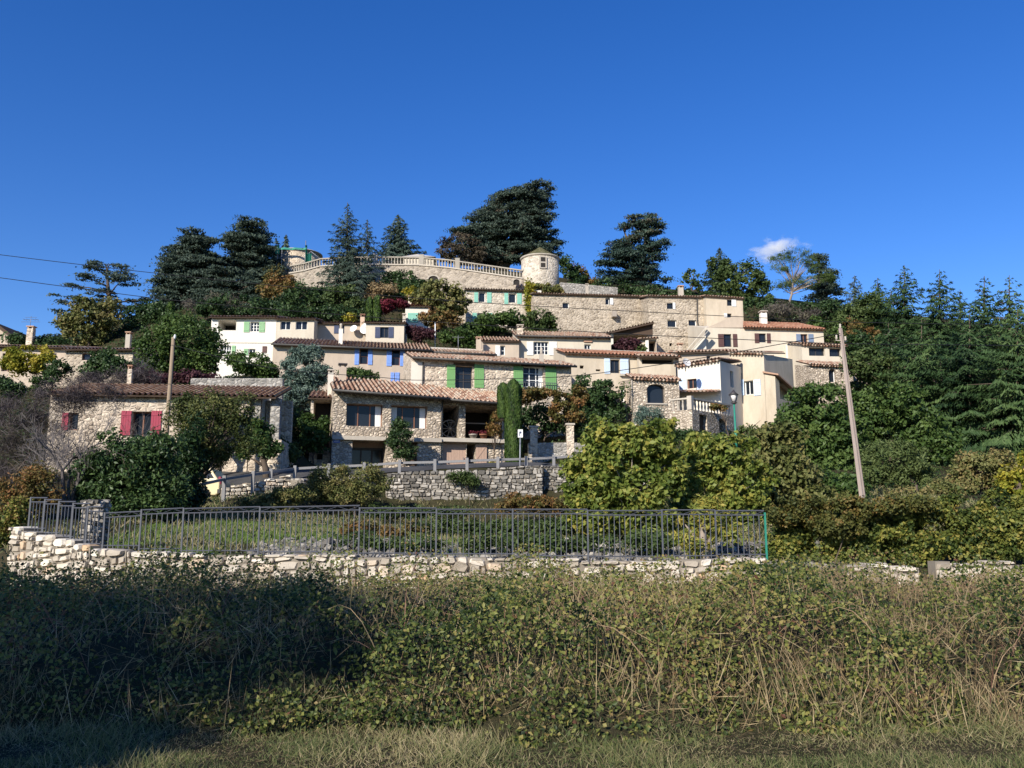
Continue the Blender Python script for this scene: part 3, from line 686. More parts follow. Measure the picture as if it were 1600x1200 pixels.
h = House('slate_house', 'dark steep roof end at the left edge of the photo', -20, 575, 80, 0)
h.block(-95, 40, (540, 540), 575, 6, 'beige', .5)
A, T, Bq = P(-30, 540, 79.6), P(-30, 500, 79.6), P(42, 541, 79.6); T = P(-8, 503, 79.6); mb = MB()
mb.box(T, (Bq-T), Vector((0, 7, 0)), Vector((-.12, 0, -.25))); A = P(-100, 541, 79.6); mb.box(A, (T-A), Vector((0, 7, 0)), Vector((.12, 0, -.25)))
mb.add([P(-95, 541, 79.8), P(38, 541, 79.8), P(-8, 505, 79.8)], [(0, 1, 2)], 1); mb.build('roof', [M['wood_dark'], M['beige']], h.root)

# --- lower stone house with loggia (centre, by the road)
h = House('stone_house', 'stone house by the road with a timber-windowed gallery and an open loggia', 605, 740, 50, 15)
h.win(541, 598, 631, 666, 3, 1, 'frame_wood', rec=.45, curtain=1); h.win(611, 668, 634, 669, 3, 1, 'frame_wood', rec=.45, curtain=2)
g = h.cut(550, 603, 688, 739, 1.6, 0); h.door(634, 652, 691, 728, 'wood_dark', .3)
h.block(519, 689, (609, 622), 740, 5.2, 'stone_small', 1.5)
a, b, z, t = g[:4]; mb = MB(); q = h.F.pt
for i in range(4): mb.box(q(a+(b-a)*i/3-.04, z, 1.45), h.u*.08, h.n*.06, ZV*(t-z-.35))
mb.box(q(a, t-.42, 1.4), h.u*(b-a), h.n*.1, ZV*.12); gd = mb.build('garage_door', M['frame_dark'], h.root)
mb = MB(); mb.quad(q(a, z, 1.55), q(b, z, 1.55), q(b, t-.3, 1.55), q(a, t-.3, 1.55)); mb.build('pane', M['glass'], gd)
mb = MB(); mb.box(q(a, t-.3, 1.5), h.u*(b-a), h.n*.09, ZV*.3); mb.build('door_header', M['wood_pale'], h.root)
h.roof(604, 'tile', .75, run=5.0, gut=True, lo=.1, ro=.35)
h.box_at('ledge', 'concrete', 519, 602, 682, 688, -.25, .3); h.box_at('ledge', 'concrete', 646, 689, 685, 691, -.25, .3)
h.chimney(529, 541, 574, 606, 2.5, 'beige', 'frame_dark'); h.chimney(512, 521, 583, 608, 1.2, 'offwhite', 'concrete')
sg = h.box_at('street_sign', 'signblue', 521, 531, 686, 692, -.05, .04)
mb = MB()
for r_, (i0, i1) in enumerate(((2, 9), (1, 8))):
    for i in range(i0, i1):
        a, z = h.F.hit(521+i, 687.6+r_*2.4); mb.box(h.F.pt(a, z-.022, -.056), h.u*.022, h.n*.005, ZV*.05)
mb.build('lettering', M['white_sh'], sg)
h.pipe([(692, 626), (690, 640), (689, 686)], .045)
root = h.root; hl = h
# loggia on the right half: floor ledge, pillars, back wall, store below
h2 = House('loggia', 'tile-roofed loggia with stone pillars over plank doors', 740, 740, 51.6, 15)
h2.cut(692, 717, 633, 685, 3.2, 1); h2.cut(727, 783, 634, 687, 3.2, 1)
h2.door(692, 728, 692, 738, 'wood_pale', .1); h2.cut(729, 743, 693, 738, 2.2, 1)
h2.block(688, 790, (623, 631), 741, 4.2, 'stone_small', 1.2); h2.roof(616, 'tile', .75, run=4.2, gut=True, lo=.0, ro=.25)
h2.box_at('ledge', 'concrete', 686, 787, 686, 692, -.45, .5)
a, b, z, t = h2.rect(743, 760, 694, 738); mb = MB()
for i in range(4): mb.box(h2.F.pt(a+(b-a)*i/4+.004, z, -.11), h2.u*((b-a)/4-.008), h2.n*.04, ZV*(t-z))
d = (h2.F.pt(b, t, -.13)-h2.F.pt(a, z+(t-z)*.45, -.13)); mb.box(h2.F.pt(a, z+(t-z)*.4, -.13), d, h2.n*.018, ZV*.1)
for f in (.4, .93, .05): mb.box(h2.F.pt(a, z+(t-z)*f, -.132), h2.u*(b-a), h2.n*.022, ZV*.1)
mb.build('door_leaf', M['wood_pale'], h2.root)
mb = MB(); a, z = h2.F.hit(735, 658); mb.box(h2.F.pt(a-1, z, 1.2), h2.u*2.6, h2.n*.06, ZV*.06); mb.build('rail', M['wood_grey'], h2.root)
h2.pipe([(787, 634), (784, 640), (785, 690)], .04, 'white_sh')
# wagon wheel standing in the loggia
c = P(706, 668, 51.6)+h2.n*.6; r = .52; wh = thing('wagon_wheel', c-ZV*r, 'old spoked wagon wheel leaning in the shaded loggia', 'wheel')
mb = MB(); rim = [c+h2.u*math.cos(i*.2618)*r+ZV*math.sin(i*.2618)*r+h2.n*math.sin(i*.2618)*.12 for i in range(25)]; mb.tube(rim, .035, 6, cap=False); mb.build('rim', M['wood_grey'], wh)
mb = MB()
for i in range(10): mb.tube([c, c+h2.u*math.cos(i*.628)*r+ZV*math.sin(i*.628)*r+h2.n*math.sin(i*.628)*.12], .022, 5)
mb.build('spokes', M['wood_grey'], wh); mb = MB(); mb.tube([c-h2.n*.12, c+h2.n*.12], .075, 8); mb.build('hub', M['wood_grey'], wh)
for px, lab, s_ in ((738, 'pale pot of red flowers on the loggia ledge, nearer the stone pillar', 'concrete'), (754, 'terracotta pot of red flowers on the loggia ledge, nearer the climbing plant', 'tile_orange')):
    a, z = h2.F.hit(px, 686); q = h2.F.pt(a, z, -.22); t = thing('flower_pot', q, lab, 'flower pot', 'red flower pots on the ledge')
    mb = MB(); mb.lathe(q, [(.16, 0), (.23, .2), (.25, .2), (.25, .26), (.2, .26)], 10); mb.build('pot', M[s_], t)
    n = 130; C = np.array(q)+np.array([0, 0, .36])+RNG.normal(size=(n, 3))*np.array([.12, .09, .055]); leaf_mesh('flowers', C, .09, .05, M['lf_red'], t)
# gate porch left of it
h = House('gate_porch', 'small tiled porch roof joined to the left end of the roadside stone house', 500, 725, 50.5, 8, 'porch')
h.cut(489, 517, 626, 700, 1.2, 1); h.cut(495, 504, 709, 718, .3, 1); h.block(484, 519, (623, 624), 728, 2, 'stone_warm', .5); h.roof(615, 'tile', .35, run=2.2)

# --- main stone house with green shutters
h = House('stone_house', 'large pale stone house with bright green shutters, centre of the village', 780, 665, 56, 13)
h.win(712, 738, 572, 607, 2, 3, 'frame_dark', 'green', (698, 711, 741, 756), (570, 606), sill=True, lintel='wood_dark', rec=.22)
h.win(818, 849, 573, 614, 3, 4, 'frame_white', 'green', (802, 817, 852, 869), (572, 613), lintel='wood_dark', rec=.25, curtain=1)
h.block(642, 893, (560, 574), 668, 5, 'stone_warm', 1.3); h.roof(553, 'tile', .4, .27, run=3.6, gut=True, lo=.0, ro=.25)
a, b, z, t = h.rect(642, 661, 566, 665); mb = MB(); mb.box(h.F.pt(a-.02, z, -.035), h.u*(b-a), h.n*.05, ZV*(t-z)); mb.build('plaster_strip', M['offwhite'], h.root)
h.pipe([(661, 566), (660, 600), (659, 640)], .05)
mb = MB(); a, b, z, t = h.rect(806, 869, 599, 613)
for i in range(19): mb.cbox(h.F.pt(a+(b-a)*i/18, (z+t)/2, -.22), .025, .025, t-z, h.yaw)
mb.box(h.F.pt(a, t, -.24), h.u*(b-a), h.n*.04, ZV*.04); mb.box(h.F.pt(a, z, -.24), h.u*(b-a), h.n*.04, ZV*.04); mb.build('balcony_railing', M['iron'], h.root)
h.chimney(843, 849, 553, 566, 2.0, 'concrete', 'concrete', pot=True)

# --- long house with blue shutters behind
h = House('long_house', 'long beige house with cobalt blue shutters under a striped tile roof', 540, 610, 64, 9)
h.win(562, 575, 544, 569, 1, 2, 'frame_wood', 'blue', (554, 561, 575, 582), (543, 570)); h.win(612, 625, 546, 571, 1, 2, 'frame_wood', 'blue', (604, 612, 625, 632), (545, 572))
h.block(425, 672, (539, 549), 612, 5, 'beige', 1.5); h.roof(526, 'tile', .4, run=5, gut=True, lo=.1, ro=.1)
h.shutter(610, 616, 582, 608, 'blue'); h.shutter(617, 624, 582, 608, 'blue'); h.pipe([(642, 548), (641, 570), (632, 577), (631, 606)], .05)
h.chimney(529, 536, 514, 535, 1.5, 'white', 'concrete', pot=True)
h = House('long_house', 'low tiled house end between the blue shutters and the small cream house', 720, 600, 65.5, 9)
h.block(665, 772, (551, 556), 612, 4.5, 'cream', 1.4); h.roof(540, 'tile', .4, .27, run=3, gut=True)
h.chimney(744, 751, 531, 550, 2.5, 'beige', 'tile')

# --- white house upper left
h = House('white_house', 'white two-storey house with pale green shutters and a corner loggia', 385, 590, 73, 3)
h.win(391, 405, 503, 518, 3, 3, 'frame_white', 'palegreen', (381, 390, 405, 414), (503, 519)); h.cut(341, 369, 500, 516, 2.2, 1)
h.win(345, 361, 540, 553, 4, 2, 'frame_white', 'palegreen', (362, 368), (540, 556)); h.win(389, 399, 545, 553, 2, 1, 'frame_white', 'palegreen', (381, 388), (545, 555))
h.shutter(410, 417, 541, 551, 'brown_sh')
h.block(328, 430, (497, 497), 592, 6, 'white', 1.2); h.roof(492, 'tile', .45, .22, maxrun=5); h.box_at('string_course', 'offwhite', 345, 428, 534, 536, -.05, .08)
h = House('house_extension', 'cream extension with two modern windows beside the white house', 460, 545, 72, 3)
h.win(438, 454, 501, 515, 2, 1, 'frame_white'); h.win(462, 480, 501, 515, 2, 1, 'frame_white')
h.block(431, 490, (500, 500), 560, 5, 'cream', 1.0); h.roof(496, 'tile', .3, .2, maxrun=4)
h = House('house_extension', 'shaded plaster house with two white satellite dishes on its wall', 530, 560, 74, 3)
h.win(522, 538, 508, 521, 2, 1, 'frame_dark', 'navy', (522, 530), (508, 521)); h.block(490, 572, (506, 507), 565, 5, 'beige', 1.0); h.roof(502, 'tile', .3, .2, maxrun=4)
for px, lab in ((554, 'small white satellite dish on the shaded plaster wall'), (575, 'large white satellite dish beside the cream house')):
    a, z = h.F.hit(px, 516); q = h.F.pt(a, z, -.5); t = thing('satellite_dish', q, lab, 'satellite dish', 'satellite dishes'); mb = MB(); r = .33 if px < 560 else .62
    ax = Vector((-.35, -.85, .4)).normalized(); e1 = ax.cross(ZV).normalized(); e2 = ax.cross(e1); vs = [q]; 
    for k in (1, 2, 3):
        for i in range(14): an = i*6.2832/14; vs.append(q+(e1*math.cos(an)+e2*math.sin(an))*r*k/3+ax*r*.28*(k/3)**2)
    fs = [(0, 1+i, 1+(i+1) % 14) for i in range(14)]+[(1+k*14+i, 15+k*14+i, 15+k*14+(i+1) % 14, 1+k*14+(i+1) % 14) for k in (0, 1) for i in range(14)]; mb.add(vs, fs, 0, .5, True)
    mb.build('dish', M['white_sh'], t); mb = MB(); mb.tube([q, q+ax*r*.9-ZV*r*.2], .025, 5); mb.tube([q, q+h.n*.5-ZV*.2], .03, 5); mb.build('arm', M['metal'], t)
h = House('cream_house', 'cream house with dark navy shutters and a flat eave', 600, 560, 73, 4)
h.win(594, 607, 511, 528, 2, 1, 'frame_dark', 'navy', (586, 594, 607, 615), (511, 528)); h.block(571, 631, (505, 506), 565, 5, 'cream', 1.0); h.roof(501, 'tile', .3, .2, maxrun=4)
h.chimney(563, 570, 495, 506, 1, 'tile', 'tile'); h.chimney(629, 634, 494, 506, 1.0, 'concrete', 'concrete')

# --- middle houses
h = House('small_house', 'small beige house with one white shutter under a tiled roof', 785, 565, 69, 5)
h.win(782, 789, 540, 555, 1, 2, 'frame_white', 'white_sh', (774, 781), (540, 556)); h.block(755, 811, (534, 535), 575, 4, 'beige', 1.2); h.roof(527, 'tile', .3, run=3.5)
h = House('cottage', 'cream cottage with white shutters beside a many-paned blue window', 880, 565, 70, 4)
h.win(834, 857, 534, 554, 4, 3, 'frame_white', 'white_sh', (823, 833, 858, 870), (534, 555)); h.win(913, 923, 538, 547, 2, 1, 'frame_white'); h.block(808, 955, (526, 529), 580, 5, 'cream', 1.4)
h.roof(519, 'tile', .3, run=4.5, gut=True, gen=True); h.chimney(808, 817, 512, 526, .8, 'stone_warm', 'concrete'); h.box_at('lintel_tiles', 'tile', 912, 925, 532, 535, -.12, .14)
h = House('beige_house', 'beige rendered house with light blue shutters under an orange tile edge', 960, 640, 62, 7)
h.win(954, 968, 562, 583, 2, 1, 'frame_dark', 'lightblue', (944, 953, 969, 983), (560, 584)); h.win(1031, 1040, 570, 581, 1, 1, 'frame_dark'); h.win(1041, 1056, 568, 579, 2, 1, 'frame_white')
h.cut(906, 912, 571, 576, .3, 1); h.cut(931, 938, 577, 580, .3, 1)
h.block(884, 1062, (553, 560), 660, 5, 'sand', 1.5); h.roof(546, 'tile_orange', .35, .27, run=3.2, gen=True); h.box_at('window_sill', 'concrete', 968, 982, 585, 588, -.25, .28)
h.pipe([(982, 562), (983, 586)], .04)
h = House('arched_house', 'narrow stone house with one wide arched window', 1025, 665, 57, 5)
h.win(1011, 1039, 600, 630, 1, 1, 'frame_dark', rec=.35, arch=.22, wmat='stone_small', sill=True)
h.block(989, 1062, (592, 596), 668, 4, 'stone_small', .5); h.roof(587, 'tile', .25, run=1.6, gen=True); h.pipe([(987, 592), (987, 640)], .035, 'concrete')
h = House('shaded_wall_house', 'low shaded beige house wall left of the arched window house', 935, 680, 58.5, 3)
h.win(970, 976, 606, 628, 1, 1, 'frame_white'); h.block(894, 990, (612, 604), 690, 3, 'beige', .2)
h = House('white_house', 'bright white house corner with a satellite dish and light blue shutters', 1127, 672, 58, -33)
h.win(1074, 1089, 592, 607, 2, 1, 'frame_wood', 'lightblue', (1061, 1073, 1089, 1099), (591, 609))
h.plan_side(1127, 620); h.win(1141, 1146, 580, 605, 1, 1, 'greyblue', side='R'); h.win(1158, 1163, 584, 604, 1, 1, 'greyblue', side='R')
h.block(1060, 1127, (573, 563), 672, 5.2, 'offwhite', .25); h.roof(560, 'tile', .25, .12, run=4, gen=True)
a, z = h.F.hit(1094, 612); mb = MB(); A = h.F.pt(h.s0-.1, h.F.hit(1062, 616)[1], -1.0); B = h.F.pt(h.s1, h.F.hit(1125, 616)[1], -1.0)
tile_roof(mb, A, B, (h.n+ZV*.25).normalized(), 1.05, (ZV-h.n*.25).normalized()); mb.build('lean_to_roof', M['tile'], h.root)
q = P(1072, 567, 57); t = thing('satellite_dish', q, 'grey satellite dish on the white house roof edge', 'satellite dish', 'satellite dishes'); mb = MB(); ax = Vector((.4, -.8, .35)).normalized(); e1 = ax.cross(ZV).normalized(); e2 = ax.cross(e1)
vs = [q]+[q+(e1*math.cos(i*.449)+e2*math.sin(i*.449))*.3*k+ax*.1*k*k for k in (.5, 1) for i in range(14)]; mb.add(vs, [(0, 1+i, 1+(i+1) % 14) for i in range(14)]+[(1+i, 15+i, 15+(i+1) % 14, 1+(i+1) % 14) for i in range(14)], 0, .5, True); mb.build('dish', M['bluish'], t)
mb = MB(); mb.tube([q, q-ZV*.5+Vector((0, .3, 0))], .03, 5); mb.tube([q, q+ax*.35], .02, 5); mb.build('arm', M['metal'], t)
h = House('terrace_house', 'beige house behind the white corner house, only its tiled eave and a chimney showing', 1100, 620, 65, 2)
h.win(1104, 1110, 556, 563, 1, 1, 'frame_dark'); h.block(1060, 1150, (553, 550), 620, 4, 'beige', .8); h.roof(548, 'tile', .35, .22, run=3); h.chimney(1059, 1066, 541, 555, .3, 'stone_warm', 'tile')
h = House('terrace_shed', 'low tiled roof over a shaded terrace, left of the satellite dish', 1030, 600, 61.2, 4, 'shed')
h.cut(1003, 1052, 561, 569, .5, 1); h.block(999, 1056, (558, 559), 600, .7, 'sand', .1); h.roof(553, 'tile', .6, .25, run=1.2)
h = House('small_porch', 'tiny tiled porch with one white pillar beside the maroon creeper', 1012, 560, 76.5, 3, 'porch')
h.cut(1013, 1025, 533, 556, 1.0, 1); h.block(1003, 1026, (531, 530), 560, 1.4, 'beige', .1); h.roof(526, 'tile', .35, .2, run=1.5); h.box_at('porch_pillar', 'white', 1008, 1013, 532, 557, -.2, .25)
# terrace with balustrade below it
h = House('terrace', 'stone terrace with a balustrade on top and dark doors below', 1082, 672, 52.5, 52, 'terrace')
h.door(1093, 1105, 648, 680, 'wood_dark', .25); h.cut(1124, 1136, 655, 680, .5, 1)
h.block(1082, 1146, (640, 650), 680, 1.5, 'stone_small', 0, name='masonry'); tw_ = h
def baluster_row(root, p0, p1, h_, n, r=.075, mat='concrete', thick=.26, cope=.1):
    for i in range(n):
        q = p0.lerp(p1, (i+.5)/n); mb = MB(); k = h_-cope; mb.lathe(q, [(r*.9, 0), (r*.9, .08*k), (r*.5, .16*k), (r*1.05, .4*k), (r*.5, .8*k), (r*.9, .9*k), (r*.9, k)], 7); mb.build('baluster', M[mat], root)
    d = p1-p0; u = Vector((d.x, d.y, 0)).normalized(); n_ = Vector((-u.y, u.x, 0)); mb = MB(); mb.box(p0-n_*thick/2+ZV*(h_-cope), d, n_*thick, ZV*cope); return mb.build('handrail', M[mat], root)
b = thing('balustrade', h.F.pt(h.s0, h.zL), 'pale balustrade of small pillars along the terrace edge', 'balustrade')
p0, p1, p2 = h.F.pt(h.s0+.1, h.zL, .15), h.F.pt(h.s1, h.zR, .15), h.F.pt(h.s0+.1, h.zL, 1.45); baluster_row(b, p0, p1, .75, 13, .07); baluster_row(b, p2, p0, .75, 4, .08, cope=.1)
mb = MB(); mb.cbox(p0+ZV*.42, .3, .3, .84, h.yaw); mb.build('corner_post', M['concrete'], b)
# sandy tall house right with lean-to porch
h = House('tall_house', 'tall sandy house with light blue shutters and a sloping porch on its right', 1180, 668, 61, -40)
h.win(1163, 1177, 595, 617, 2, 1, 'frame_white', 'lightblue', (1157, 1163, 1178, 1189), (593, 618)); h.cut(1156, 1161, 636, 646, .3, 1)
h.block(1142, 1196, (552, 553), 672, 5, 'sand', .4); h.roof(549, 'tile', .25, .15, run=3.5, gen=True, ro=.1)
h.plan_side(1213, 620); h.cut(1219, 1250, 603, 627, 2.2, 1, 'R'); h.holes = []; h.block(1196, 1213, (583, 588), 672, 4.8, 'sand', -1.25, name='porch')
C = h.F.pt(h.s1, h.zR); A = h.F.pt(h.s0, h.zL, 0); up_ = h.n*4.9-ZV*1.28; mb = MB(); mb.box(A+ZV*.03-h.n*.2-h.u*.02, C-A+h.u*.35, up_*1.06, ZV*.1); mb.build('porch_roof', M['tile'], h.root)

# --- large cream house, right
h = House('cream_house', 'large cream house with dark brown shutters and an orange tiled roof', 1200, 600, 76, 3)
h.win(1131, 1143, 522, 542, 1, 1, 'frame_dark', 'brown_sh', (1122, 1131, 1145, 1152), (522, 542)); h.win(1186, 1197, 521, 535, 1, 1, 'frame_dark', 'brown_sh', (1179, 1186, 1198, 1204), (521, 536))
h.win(1251, 1262, 522, 535, 2, 1, 'frame_wood', 'greyblue', (1244, 1251, 1263, 1271), (522, 536)); h.win(1202, 1210, 555, 571, 1, 1, 'frame_dark', 'brown_sh', (1202, 1208), (555, 571))
h.block(1104, 1290, (512, 516), 640, 6, 'cream', 1.6)
a = h.F.hit(1161, 512)[0]; s_keep = h.s0; h.s0 = a; h.roof(500, 'tile_orange', .35, .32, maxrun=6, gen=True, lo=.0); h.s0 = s_keep
mb = MB(); z_ = lambda x, y: h.F.pt(*h.F.hit(x, y), 0); g = [z_(1104, 512), z_(1161, 512), z_(1161, 500), z_(1150, 492)]; mb.add(g+[p+h.n*.4 for p in g], [(0,1,2,3), (7,6,5,4), (0,3,7,4), (3,2,6,7), (2,1,5,6)], 0); mb.build('gable', M['beige'], h.root)
h.box_at('white_patch', 'white', 1228, 1252, 539, 562, -.012, .02); h.chimney(1188, 1197, 490, 503, 3.5, 'white', 'concrete')
h = House('lean_to', 'slanting pale lean-to roof rising to the left wall of the cream house', 1090, 560, 75.2, 0, 'lean-to')
h.block(1082, 1104, (548, 524), 575, 1.2, 'offwhite', 0); mb = MB()
for k in (0, 1): a, b = P(1066+k*7, 556, 75-k*.6), P(1103+k*3, 512+k*6, 75-k*.6); mb.box(a, b-a, Vector((0, .5, 0)), Vector((.1, 0, .16)))
mb.build('roof', M['offwhite'], h.root)
h = House('house_extension', 'cream wing with two dark picture windows, right of the large cream house', 1290, 600, 73, 3)
h.win(1264, 1289, 543, 556, 2, 1, 'frame_dark', rec=.3); h.win(1296, 1314, 544, 557, 1, 1, 'frame_dark', rec=.3)
h.block(1254, 1322, (539, 542), 600, 4, 'cream', .8); h.roof(536, 'tile', .3, .25, run=3, gen=True)
h = House('chapel_house', 'small stone house with one round-topped window, right end of the village', 1300, 615, 70, 5)
h.win(1295, 1306, 576, 597, 1, 1, 'frame_white', rec=.3, arch=.26, wmat='stone_small'); h.cut(1314, 1317, 583, 590, .3, 1)
h.block(1268, 1334, (571, 574), 640, 3, 'stone_small', .6); h.roof(566, 'tile', .3, run=2.4, gen=True)
h = House('garage', 'dark flat-roofed garage beside the small arched-window stone house', 1350, 615, 72, 3); h.cut(1338, 1364, 576, 595, 1.5, 1)
h.block(1330, 1368, (573, 575), 615, 4, 'beige', .1); mb = MB(); mb.box(h.F.pt(h.s0-.2, h.zL, -.4), h.u*(h.s1-h.s0+.5), h.n*5, ZV*.2); mb.build('roof', M['concrete'], h.root)

# --- upper row
h = House('long_stone_house', 'long old stone house with a nearly blank wall below the round tower', 925, 525, 85, 7)
h.win(879, 889, 473, 482, 1, 1, 'frame_white'); h.win(946, 958, 466, 476, 2, 1, 'frame_white', 'white_sh', (953, 958), (466, 476)); h.win(1001, 1011, 471, 483, 2, 1, 'frame_dark', 'brown_sh', (1000, 1005, 1009, 1014), (470, 484)); h.win(1001, 1013, 495, 503, 2, 1, 'frame_wood')
h.block(834, 1017, (460, 465), 530, 6, 'stone_old', 1.0); h.roof(456, 'tile', .3, .22, maxrun=4); h.box_at('wall_box', 'wood_grey', 955, 961, 488, 497, -.7, .75); h.chimney(915, 919, 447, 460, 1.5, 'concrete', 'concrete')
h = House('tall_stone_house', 'tall stone house with three small square windows, right of the long stone house', 1060, 555, 82.5, 5)
h.win(1042, 1055, 473, 483, 1, 1, 'frame_white', 'white_sh', (1051, 1055), (473, 483)); h.win(1043, 1057, 500, 511, 1, 1, 'frame_white', sill=True); h.win(1076, 1088, 500, 510, 1, 1, 'frame_white'); h.cut(1046, 1050, 536, 541, .3, 1)
h.block(1014, 1105, (464, 466), 570, 6, 'stone_old', 1.0); h.roof(459, 'tile', .25, .22, maxrun=4); h.chimney(1060, 1067, 450, 462, 2, 'concrete', 'tile'); h.pipe([(1089, 466), (1089, 500), (1092, 520)], .06)
h = House('tall_stone_house', 'plastered stone house with a white shutter, top right of the upper row', 1133, 530, 82, 5)
h.win(1136, 1145, 467, 478, 1, 1, 'frame_white', 'white_sh', (1143, 1150), (468, 479)); h.win(1136, 1143, 490, 496, 1, 1, 'frame_dark', 'white_sh', (1131, 1136), (490, 496))
h.block(1104, 1162, (464, 468), 545, 6, 'sand', 1.0); h.roof(460, 'tile', .25, .22, maxrun=4)
# porch with the red vine
h = House('open_porch', 'open lean-to porch with a slanting tiled roof over a dark recess', 980, 560, 78, 5, 'porch')
h.cut(957, 1012, 524, 556, 2.8, 1); h.block(941, 1020, (522, 520), 562, 3.2, 'stone_old', 0); A, B = P(938, 522, 77.4), P(1022, 503, 77.4); d = B-A
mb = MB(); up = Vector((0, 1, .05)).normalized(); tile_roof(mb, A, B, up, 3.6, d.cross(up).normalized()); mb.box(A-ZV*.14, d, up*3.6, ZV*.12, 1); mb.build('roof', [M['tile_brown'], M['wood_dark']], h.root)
mb = MB(); mb.add([P(941, 523, 77.9), P(1020, 523, 77.9), P(1020, 505, 77.9)], [(0, 1, 2)]); mb.build('gable', M['wood_dark'], h.root)
h.box_at('porch_pillar', 'offwhite', 953, 958, 520, 556, -.12, .3)
# turquoise-shuttered stone house under the castle wall
h = House('stone_house', 'stone house with turquoise shutters just below the balustraded castle wall', 775, 515, 87, 4)
h.win(748, 758, 457, 472, 1, 1, 'frame_white', 'turq', (741, 747, 761, 768), (457, 473)); h.win(795, 806, 459, 473, 1, 1, 'frame_white', 'turq', (788, 794, 808, 815), (458, 475)); h.win(746, 758, 489, 500, 2, 1, 'frame_white', 'turq', (738, 745, 762, 769), (489, 501))
h.block(728, 823, (453, 456), 520, 5, 'stone_tower', 1.0); h.roof(449, 'tile', .35, .22, maxrun=4)
h = House('small_house', 'small white house with one turquoise shutter behind the red vine', 655, 515, 82, 3)
h.win(655, 664, 490, 503, 1, 1, 'frame_white', 'turq', (637, 654), (489, 504)); h.block(633, 671, (479, 480), 520, 4, 'offwhite', 1.0); h.roof(470, 'tile_orange', .3, .34, run=3.2); h.chimney(638, 643, 466, 476, 1.5, 'offwhite', 'tile')

# ================================================================ castle terrace, towers
cp = [(452, 428, 97), (475, 424, 96), (500, 417, 95.5), (535, 415, 95), (580, 414, 95), (655, 415, 94.5), (700, 419, 93.5), (817, 436, 91)]
cw = [P(*q) for q in cp]; pw = Poly([(q.x, q.y, q.z) for q in cw])
root = thing('castle_wall', (cw[4].x, cw[4].y, cw[4].z-4), 'long curved castle retaining wall of pale stone under the balustrade', 'wall'); mb = MB()
for a, b in zip(cw[:-1], cw[1:]):
    d = b-a; u = Vector((d.x, d.y, 0)).normalized(); n = Vector((-u.y, u.x, 0)); B6 = 7
    vs = [a-n*.9-ZV*B6, b-n*.9-ZV*B6, b, a, a+n*.7, b+n*.7]; mb.add(vs, [(0, 1, 2, 3), (3, 2, 5, 4), (0, 3, 4), (1, 5, 2)])
mb.build('masonry', M['stone_castle'], root)
mb = MB()
for a, b in zip(cw[:-1], cw[1:]): d = b-a; n = Vector((-d.y, d.x, 0)).normalized(); mb.box(a-n*.12, d, n*.6, ZV*.14)
mb.build('coping', M['concrete'], root)
def niche(px, py, rx, ry, Y, name):                     # flat dark sheet painting the shade of an arched opening, framed in stone
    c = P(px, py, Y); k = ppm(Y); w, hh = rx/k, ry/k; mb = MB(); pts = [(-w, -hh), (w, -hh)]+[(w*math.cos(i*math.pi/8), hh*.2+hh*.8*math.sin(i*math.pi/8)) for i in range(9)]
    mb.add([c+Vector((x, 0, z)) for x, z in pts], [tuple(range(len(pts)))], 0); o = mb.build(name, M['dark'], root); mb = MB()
    for i in range(8):
        a0, a1 = i*math.pi/8, (i+1)*math.pi/8; f = lambda a, s: c+Vector((w*s*math.cos(a), -.12, hh*.2+hh*.8*s*math.sin(a))); vs = [f(a0, 1), f(a1, 1), f(a1, 1.3), f(a0, 1.3)]; mb.add(vs+[v+Vector((0, .4, 0)) for v in vs], [(0, 1, 2, 3), (0, 4, 5, 1), (2, 6, 7, 3)])
    for sx in (-1, 1): mb.box(c+Vector((sx*w*1.15-w*.15, -.12, -hh)), Vector((w*.3, 0, 0)), Vector((0, .4, 0)), ZV*hh*1.2)
    mb.build('arch_surround', M['concrete'], o)
niche(677, 438, 8, 7, 93.4, 'arched_niche'); niche(807, 441, 5, 4.5, 90.3, 'wall_opening')
bal = thing('balustrade', cw[4]+ZV*.14, 'long pale stone balustrade crowning the castle terrace', 'balustrade'); tot = pw.len; nb = 78; hb = .88
for i in range(nb):
    s_ = .4+(tot-.6)*(i+.5)/nb; x, y = pw(s_); q = Vector((x, y, pw.val(s_, 0)+.14)); d = Vector((pw(s_+.1)[0]-x, pw(s_+.1)[1]-y, 0)).normalized(); q += Vector((-d.y, d.x, 0))*.18; mb = MB(); k = hb-.13
    mb.lathe(q, [(.10, 0), (.10, .07*k), (.055, .14*k), (.115, .42*k), (.055, .8*k), (.10, .9*k), (.10, k)], 6); mb.build('baluster', M['baluster'], bal)
mb = MB()
for a, b in zip(cw[:-1], cw[1:]): d = b-a; n = Vector((-d.y, d.x, 0)).normalized(); mb.box(a+n*.02+ZV*(.14+hb-.13), d, n*.34, ZV*.13)
mb.build('handrail', M['baluster'], bal)
for px in (655, 712, 580):
    i = min(range(400), key=lambda j: abs(800+F_PX*pw(tot*j/400)[0]/(pw(tot*j/400)[1]*1.01)-px)); x, y = pw(tot*i/400); mb = MB(); mb.cbox((x, y+.2, pw.val(tot*i/400, 0)+.65), .5, .5, 1.3); mb.build('pier', M['baluster'], bal)
